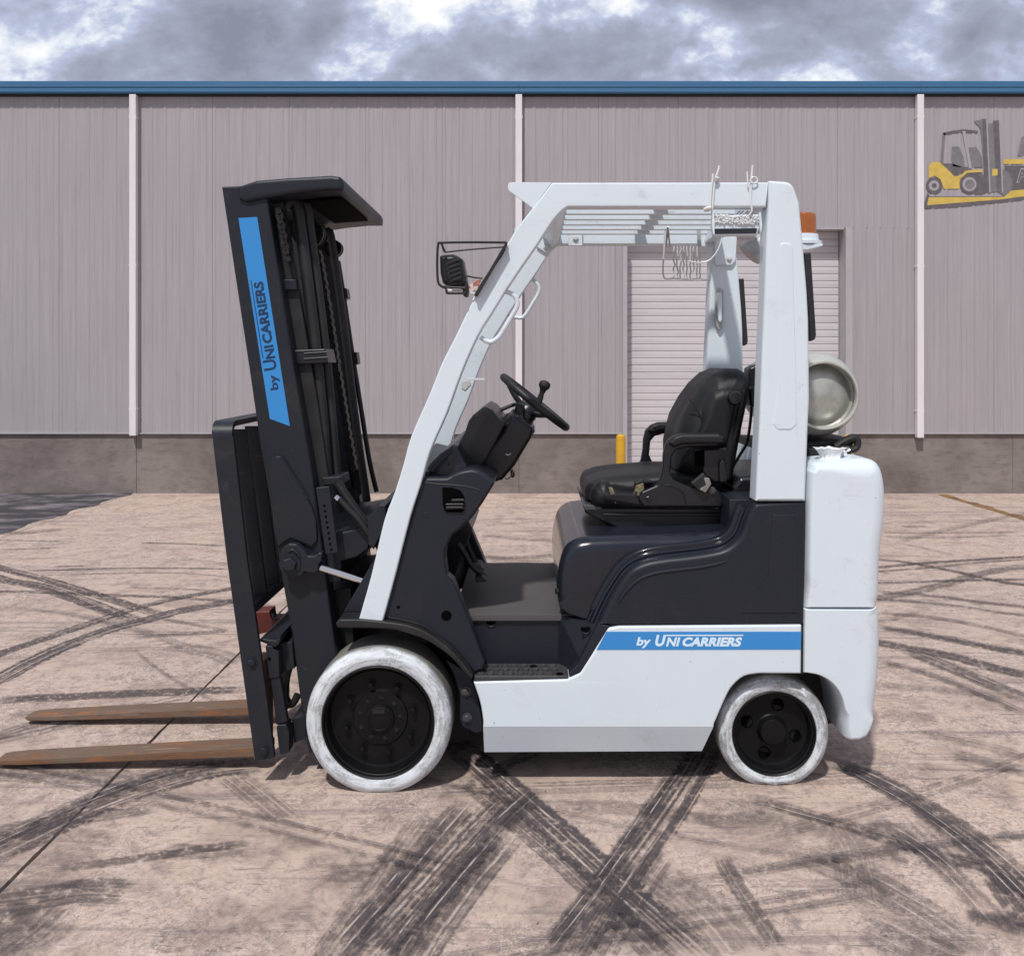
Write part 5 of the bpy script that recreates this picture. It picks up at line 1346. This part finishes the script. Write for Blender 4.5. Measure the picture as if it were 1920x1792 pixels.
# red fork stop block on the carriage
rb = rp('fork_latch', rc([(476, 1155), (482, 1146, 2), (506, 1145, 2), (508, 1160), (528, 1160), (520, 1182), (480, 1190)]), 3.50, 3.58, M_red, fl, Yp=3.5, r=0.006)
tube('latch_spring', ppath([(509, 1150), (514, 1153), (510, 1157), (516, 1160)], 3.5, 3), 0.003, M_bolt, rb, 6)
YK = 3.16
rp('fork_bar', rc([(484, 1201), (491, 1197, 2), (518, 1201, 2), (527, 1190), (524, 1206, 2), (516, 1214), (496, 1206)]), YK, 2*YC-YK, M_mast, fl, Yp=YK, r=0.004)
cp = rp('carriage_plate', rc([(497, 1211, 2), (511, 1210, 2), (512, 1217), (522, 1222), (524, 1270, 2), (505, 1273, 2)]), YK+0.0, YK+0.05, M_mast, fl, Yp=YK, mir=True, r=0.004)
lathe('pin_hole', P(505, 1235, YK), (0, -1, 0), [(0.006, -0.001), (0.006, 0.001), (0, 0.0012)], M_hole_shade, cp[0], 10)
rp('carriage_upper', rc([(510, 1214), (540, 1212), (545, 1262), (523, 1270)]), YK+0.05, 2*YC-YK-0.05, M_mast, fl, Yp=YK, r=0.004)
rp('carriage_strap', rc([(507, 1273), (524, 1270), (538, 1353), (517, 1360)]), YK+0.005, YK+0.03, M_mast, fl, Yp=YK, mir=True, r=0.003)
rp('carriage_foot', rc([(518, 1364, 2), (520, 1359, 2), (536, 1358, 2), (542, 1372), (542, 1410, 3), (526, 1416, 3), (522, 1400)]), YK+0.0, YK+0.06, M_mast, fl, Yp=YK, mir=True, r=0.004)
rp('carriage_lower', rc([(538, 1362), (562, 1352), (566, 1395), (542, 1408)]), YK+0.06, 2*YC-YK-0.06, M_mast, fl, Yp=YK, r=0.004)
tube('carriage_hose', ppath([(550, 1235), (540, 1258), (535, 1285), (534, 1308), (541, 1320), (551, 1316), (558, 1302)], 3.25, 5), 0.014, M_rubber, fl, 10)

# ---- mast
YM = 3.22
web = [(415, 351), (497, 346), (524, 523), (551, 693), (584, 881), (604, 1020), (631, 1229), (651, 1405), (576, 1411)]
mast = rp('mast_rail', rc([(415, 350, 1), (498, 346, 1)]+[(503, 389), (524, 523), (551, 693), (584, 881), (597, 970), (612, 1090), (631, 1229), (652, 1408), (578, 1412), (564, 1322), (546, 1184), (528, 1081), (515, 992), (502, 917), (486, 823), (468, 700)]), YM, YM+0.10, M_mast, fl, mir=True, r=0.008)
dm = rp('mast_decal', [(447, 409), (482, 407), (543.5, 799), (506, 785)], YM-0.0014, YM, M_blue, mast[0], r=0, smooth=0)
YT = YM-0.002
def ml(s, ya, yb, b0, b1, h0, bold, sh=0.0):
    """letters read upwards along the rail: from y=ya up to y=yb; b = baseline x at ya and yb; h0 = letter height"""
    o = (b0, ya); u = (b1, yb); vv = (b0-h0, ya+h0*0.165)
    lettering('lettering', s, o, u, vv, YT, M_navy, dm, sh, bold)
ml('by', 729, 701, 527, 522.5, 19.5, 0.025)
ml('U', 692, 672.5, 519.5, 516.5, 24, 0.02)
ml('NI', 671, 646, 516.3, 512.2, 17.5, 0.035)
ml('CARRIERS', 642, 527, 511.6, 493, 18, 0.04)
quad('print_line', [(492.2, 672), (493.8, 672), (471.3, 526), (469.8, 526)], YT, M_navy, dm, 0.0005)
gp_ = rc([(507, 880), (510, 858, 3), (520, 854, 4), (528, 855, 3), (552, 893), (577, 934), (586, 950), (594, 972), (596, 1012, 6), (585, 1025, 5), (572, 1018, 4), (547, 1007, 5), (530, 1018, 3), (523, 1026), (514, 985)])
gs = rp('mast_gusset', gp_, YM-0.012, YM, M_mast, fl, Yp=YM, r=0.004)
tube('weld_bead', ppath([(528, 856), (540, 876), (560, 908), (577, 935)], YM-0.012, 3), 0.0032, M_mast, gs, 6)
# top cross head
hd = rc([(447, 349), (480, 338, 8), (540, 333), (620, 328.5, 8), (638, 331, 6), (644, 343), (643, 357, 3), (610, 357, 8), (560, 362, 8), (495, 372, 4), (462, 379, 4), (447, 373)])
rp('mast_cross_head', hd, YM-0.015, 2*YC-YM+0.015, M_mast, fl, Yp=YM-0.015, r=0.014, seg=4)
rp('head_shade_patch', [(553, 365.5), (628, 360.5), (628, 363.0), (553, 368.0)], 3.33, 3.86, M_hole_shade, fl, Yp=YM, r=0)  # thin black sheet painted for the shaded opening under the head
# inner rails
rp('inner_rail', rc([(503, 380), (531, 380), (560, 548), (596, 760), (625, 960), (602, 990)]), 3.29, 3.33, M_rubber, fl, Yp=3.29, mir=True, r=0.004)
rp('inner_rail_web', rc([(500, 372), (515, 372), (600, 960), (585, 960)]), 3.33, 3.36, M_mast, fl, Yp=3.33, mir=True, r=0.003)
def chain(pts, Y, m=M_rubber):
    path = ppath(pts, Y, 1)
    b = MB(); pitch = 0.0165
    for i in range(len(path)-1):
        a, e = path[i], path[i+1]; d = e-a; n = max(1, int(d.length/pitch)); dn = d.normalized(); sx = Vector((dn.z, 0, -dn.x))
        for k in range(n):
            c = a+d*((k+0.5)/n)
            wdt = 0.013 if k % 2 else 0.010
            for yy in (-0.018, -0.006, 0.006, 0.018):
                hh = pitch*0.62; off = 0.003 if k % 2 else 0
                q = [c+dn*sa*hh+sx*sb_*wdt+Vector((0, yy+off+t_*0.0035, 0)) for t_ in (-1, 1) for sa in (-1, 1) for sb_ in (-1, 1)]
                b.add(q, [(0, 1, 3, 2), (4, 6, 7, 5), (0, 4, 5, 1), (2, 3, 7, 6), (0, 2, 6, 4), (1, 5, 7, 3)])
            b.add(*lathe_g(c+Vector((0, -0.026, 0))+dn*hh*0.9, (0, 1, 0), [(0.004, 0), (0.004, 0.052)], 6))
    return b.build('lift_chain', m, fl, 0)
M_chain = mat('oily_chain', (0.022, 0.021, 0.021), 0.38, metal=0.6, var=0.7, vscale=60, vcol=(0.06, 0.055, 0.05))
chain([(524, 392), (531, 430), (540, 478), (544, 494)], 3.26, M_chain)
chain([(596, 470), (612, 560), (632, 690), (650, 800), (664, 880)], 3.62, M_chain)
tube('chain_anchor', ppath([(541, 492), (543, 508), (545, 524)], 3.33, 2), 0.012, M_mast, fl, 10)
rp('mast_bracket', rc([(524, 524, 1), (554, 524, 1), (557, 543, 1), (527, 544, 1)]), 3.27, 3.36, M_mast, fl, Yp=3.27, r=0.003)
tube('lift_cylinder', ppath([(545, 545), (560, 645), (578, 770), (592, 860)], 3.36, 3), 0.017, M_mast, fl, 14)
tube('lift_cylinder_gland', ppath([(545, 547), (547, 562)], 3.36, 2), 0.022, M_mast, fl, 14)
for k, (dx, rr, yy) in enumerate(((0, 0.0225, 3.33), (17, 0.020, 3.37))):
    tube('mast_hose', ppath([(537+dx, 392), (541+dx, 383), (549+dx, 380), (557+dx, 388), (566+dx, 450), (578+dx, 540), (590+dx, 640), (602+dx, 760), (613+dx, 892)], yy, 4), rr, M_rubber, fl, 12)
rp('hose_clamp', rc([(546, 657, 2), (612, 654, 2), (618, 680, 2), (550, 684, 2)]), 3.27, 3.41, M_plast, fl, Yp=3.29, r=0.004)
for i in range(2):
    tube('clamp_band', ppath([(570, 663+i*10), (596, 661+i*10), (614, 660+i*10)], 3.268, 2), 0.003, M_mast, fl, 6)
rp('hose_end_block', rc([(606, 894, 2), (640, 892, 2), (643, 908, 2), (610, 908, 2)]), 3.27, 3.42, M_mast, fl, Yp=3.29, r=0.004)
def pulley(x, y, Y, r):
    return lathe('chain_pulley', P(x, y, Y), (0, 1, 0), [(r*0.35, -0.012), (r*0.4, 0.0), (r*0.8, 0.0), (r, -0.008), (r, 0.0), (r*0.88, 0.008), (r*0.88, 0.026), (r, 0.034), (r*0.35, 0.036)], M_chain, fl, 24)
pulley(578, 436, 3.47, 0.062); pulley(560, 420, 3.70, 0.062); pulley(625, 466, 3.92, 0.038)
tube('far_hose', ppath([(606, 446), (612, 436), (620, 442), (632, 520), (648, 640), (668, 800), (688, 940)], 3.9, 4), 0.018, M_rubber, fl, 10)
rod = tube('hose_guide_rod', ppath([(634, 490), (645, 560), (660, 660), (676, 760), (692, 860), (706, 922)], 4.0, 3), 0.011, M_rubber, fl, 8)
rp('rod_clip', rc([(640, 543, 2), (652, 541, 2), (655, 560, 2), (643, 564, 2)]), 3.97, 4.03, M_plast, rod, Yp=4.0, r=0.003)
rp('rod_clip', rc([(657, 662, 2), (671, 660, 2), (674, 682, 2), (662, 686, 2)]), 3.97, 4.03, M_plast, rod, Yp=4.0, r=0.003)
tube('mast_hose', ppath([(632, 905), (655, 940), (680, 975), (706, 1010), (720, 1040)], 3.26, 4), 0.017, M_rubber, fl, 10)
tube('mast_hose', ppath([(632, 932), (652, 953), (676, 978), (700, 1012)], 3.23, 4), 0.012, M_rubber, fl, 10)
tube('hose_ferrule', ppath([(628, 932), (634, 937)], 3.225, 2), 0.013, M_chrome, fl, 10)
ad = rp('adjuster_plate', rc([(592, 914, 2), (617, 912, 2), (634, 1036, 3), (610, 1039, 3)]), 3.185, 3.20, M_mast, fl, Yp=3.185, r=0.003)
for i in range(9):
    t_ = i/8
    lathe('plate_hole', P(608+t_*13, 948+t_*82, 3.185), (0, -1, 0), [(0.0048, -0.001), (0.0048, 0.0006), (0, 0.0008)], M_hole_shade, ad, 8)
# outer mast cross member and tilt cylinder
rp('mast_cross_member', rc([(590, 1000), (628, 1000), (660, 994, 10), (682, 982, 6), (695, 1000), (690, 1030, 10), (668, 1045, 8), (640, 1052), (640, 1092), (600, 1092)]), 3.26, 2*YC-3.26, M_mast, fl, Yp=3.26, r=0.006)
rp('mast_lower_cross', rc([(600, 1120), (650, 1112), (660, 1330), (620, 1330)]), 3.34, 2*YC-3.34, M_rubber, fl, Yp=3.26, r=0.004)
tl = rp('tilt_cylinder', rc([(527, 1030, 4), (541, 1019, 5), (556, 1020, 5), (570, 1032), (577, 1042, 3), (590, 1042), (597, 1036, 2), (604, 1036, 2), (603, 1052, 3), (597, 1058), (598, 1070, 3), (590, 1076, 3), (570, 1072), (566, 1080, 6), (551, 1085, 5), (531, 1074), (525, 1056, 5)]), YM-0.05, YM-0.012, M_mast, fl, Yp=YM-0.05, r=0.006)
hexbolt('pivot_nut', P(544, 1057, YM-0.05), 0.026, M_mast, tl, h=0.02)
tube('pivot_lock', ppath([(541, 1035), (548, 1030), (558, 1038), (562, 1044)], YM-0.052, 3), 0.004, M_mast, tl, 6)
tube('piston_rod', [P(601, 1064, YM-0.03), P(680, 1089, YM-0.03)], 0.0125, M_chrome, tl, 16)

# ================================================================== things carried by the truck
tY0, tY1 = 3.33, 4.12
tcx, tcz = P(1543, 741, 3.35).x, P(1543, 741, 3.35).z
gc = thing('gas_cylinder', 'dull silver gas cylinder lying across the back of the truck', 'gas cylinder', (tcx, 3.7, tcz-0.16))
lathe('shell', (tcx, tY0, tcz), (0, 1, 0), [(0.0, 0.028), (0.05, 0.031), (0.09, 0.042), (0.112, 0.056), (0.1185, 0.058), (0.126, 0.05), (0.150, 0.06), (0.160, 0.10), (0.160, tY1-tY0-0.14), (0.150, tY1-tY0-0.08), (0.11, tY1-tY0-0.02), (0.05, tY1-tY0), (0.0, tY1-tY0+0.004)], M_tank2, gc, 48)
lathe('shell_wrap', (tcx, tY0, tcz), (0, 1, 0), [(0.1275, 0.032), (0.1515, 0.060), (0.1615, 0.10), (0.1615, tY1-tY0-0.14), (0.1515, tY1-tY0-0.08), (0.112, tY1-tY0-0.021)], M_tank, gc, 48, caps=False)
lathe('foot_ring', (tcx, tY0, tcz), (0, 1, 0), [(0.119, 0.022), (0.119, 0.004), (0.122, 0.0), (0.127, 0.0), (0.130, 0.004), (0.130, 0.034)], M_tank, gc, 48, caps=False)
lathe('valve_guard', (tcx, tY1, tcz), (0, 1, 0), [(0.075, -0.02), (0.075, 0.06), (0.080, 0.06), (0.080, -0.02)], M_tank, gc, 32, caps=False)
# cradle and strap latch that hold it (part of the truck)
cr_ = rp('cylinder_cradle', rc([(1440, 836), (1480, 838), (1515, 829), (1560, 824), (1600, 822, 8), (1604, 830, 8), (1590, 846, 6), (1584, 852), (1440, 852)]), 3.38, 3.92, M_rubber, fl, Yp=3.38, r=0.008)
tube('cradle_hook', ppath([(1566, 838), (1584, 826), (1600, 820), (1608, 826), (1606, 838), (1596, 844)], 3.36, 4), 0.014, M_rubber, fl, 8)
rp('cradle_plate', rc([(1515, 840, 2), (1540, 844), (1596, 836, 4), (1599, 858, 4), (1585, 856), (1540, 862), (1515, 862)]), 3.30, 3.36, M_rubber, fl, Yp=3.3, r=0.006)
tube('cradle_spring', ppath([(1578, 843), (1586, 840), (1594, 842), (1588, 846), (1580, 846)], 3.29, 3), 0.004, M_steel, fl, 6)
rp('cylinder_bracket', rc([(1402, 690, 5), (1418, 682, 5), (1424, 700), (1420, 735), (1408, 745, 5), (1400, 720)]), 3.62, 3.72, M_plast, fl, Yp=3.65, r=0.01)
# torn white plastic on the counterweight
scr = thing('plastic_scrap', 'crumpled white plastic scrap on top of the counterweight', 'plastic scrap', (P(1557, 862, 3.24).x, 3.24, P(1557, 862, 3.24).z))
rnd = random.Random(5); v = []; f = []
cs = P(1557, 868, 3.20); rings = ((0.036, 0.0), (0.040, 0.010), (0.033, 0.022), (0.037, 0.034), (0.043, 0.044), (0.050, 0.054), (0.040, 0.050), (0.024, 0.030), (0.0, 0.022)); ns = 22
lob = [rnd.uniform(0.82, 1.18) for _ in range(ns)]
for (rr_, hh) in rings:
    for k in range(ns):
        a = 2*pi*k/ns; q = rr_*lob[k]*rnd.uniform(0.93, 1.07)
        v.append(cs+Vector((q*cos(a), q*sin(a)*0.8, max(0.0, hh+(rnd.uniform(-0.004, 0.004) if hh > 0.005 else 0)))))
for i_ in range(len(rings)-1):
    for k in range(ns):
        f.append((i_*ns+k, i_*ns+(k+1) % ns, (i_+1)*ns+(k+1) % ns, (i_+1)*ns+k))
o = link('scrap_sheet', mesh('scrap_sheet', v, f), M_paper, scr, 25, wn=False)
rp('scrap_flap', [(1524, 838), (1560, 840), (1552, 846), (1535, 844)], 3.19, 3.194, M_paper, scr, Yp=3.19, r=0)
lathe('scrap_knot', P(1582, 850, 3.22), (0.3, -1, 0), [(0.008, -0.01), (0.012, 0), (0.006, 0.006), (0.008, 0.008), (0, 0.004)], M_paper, scr, 10)
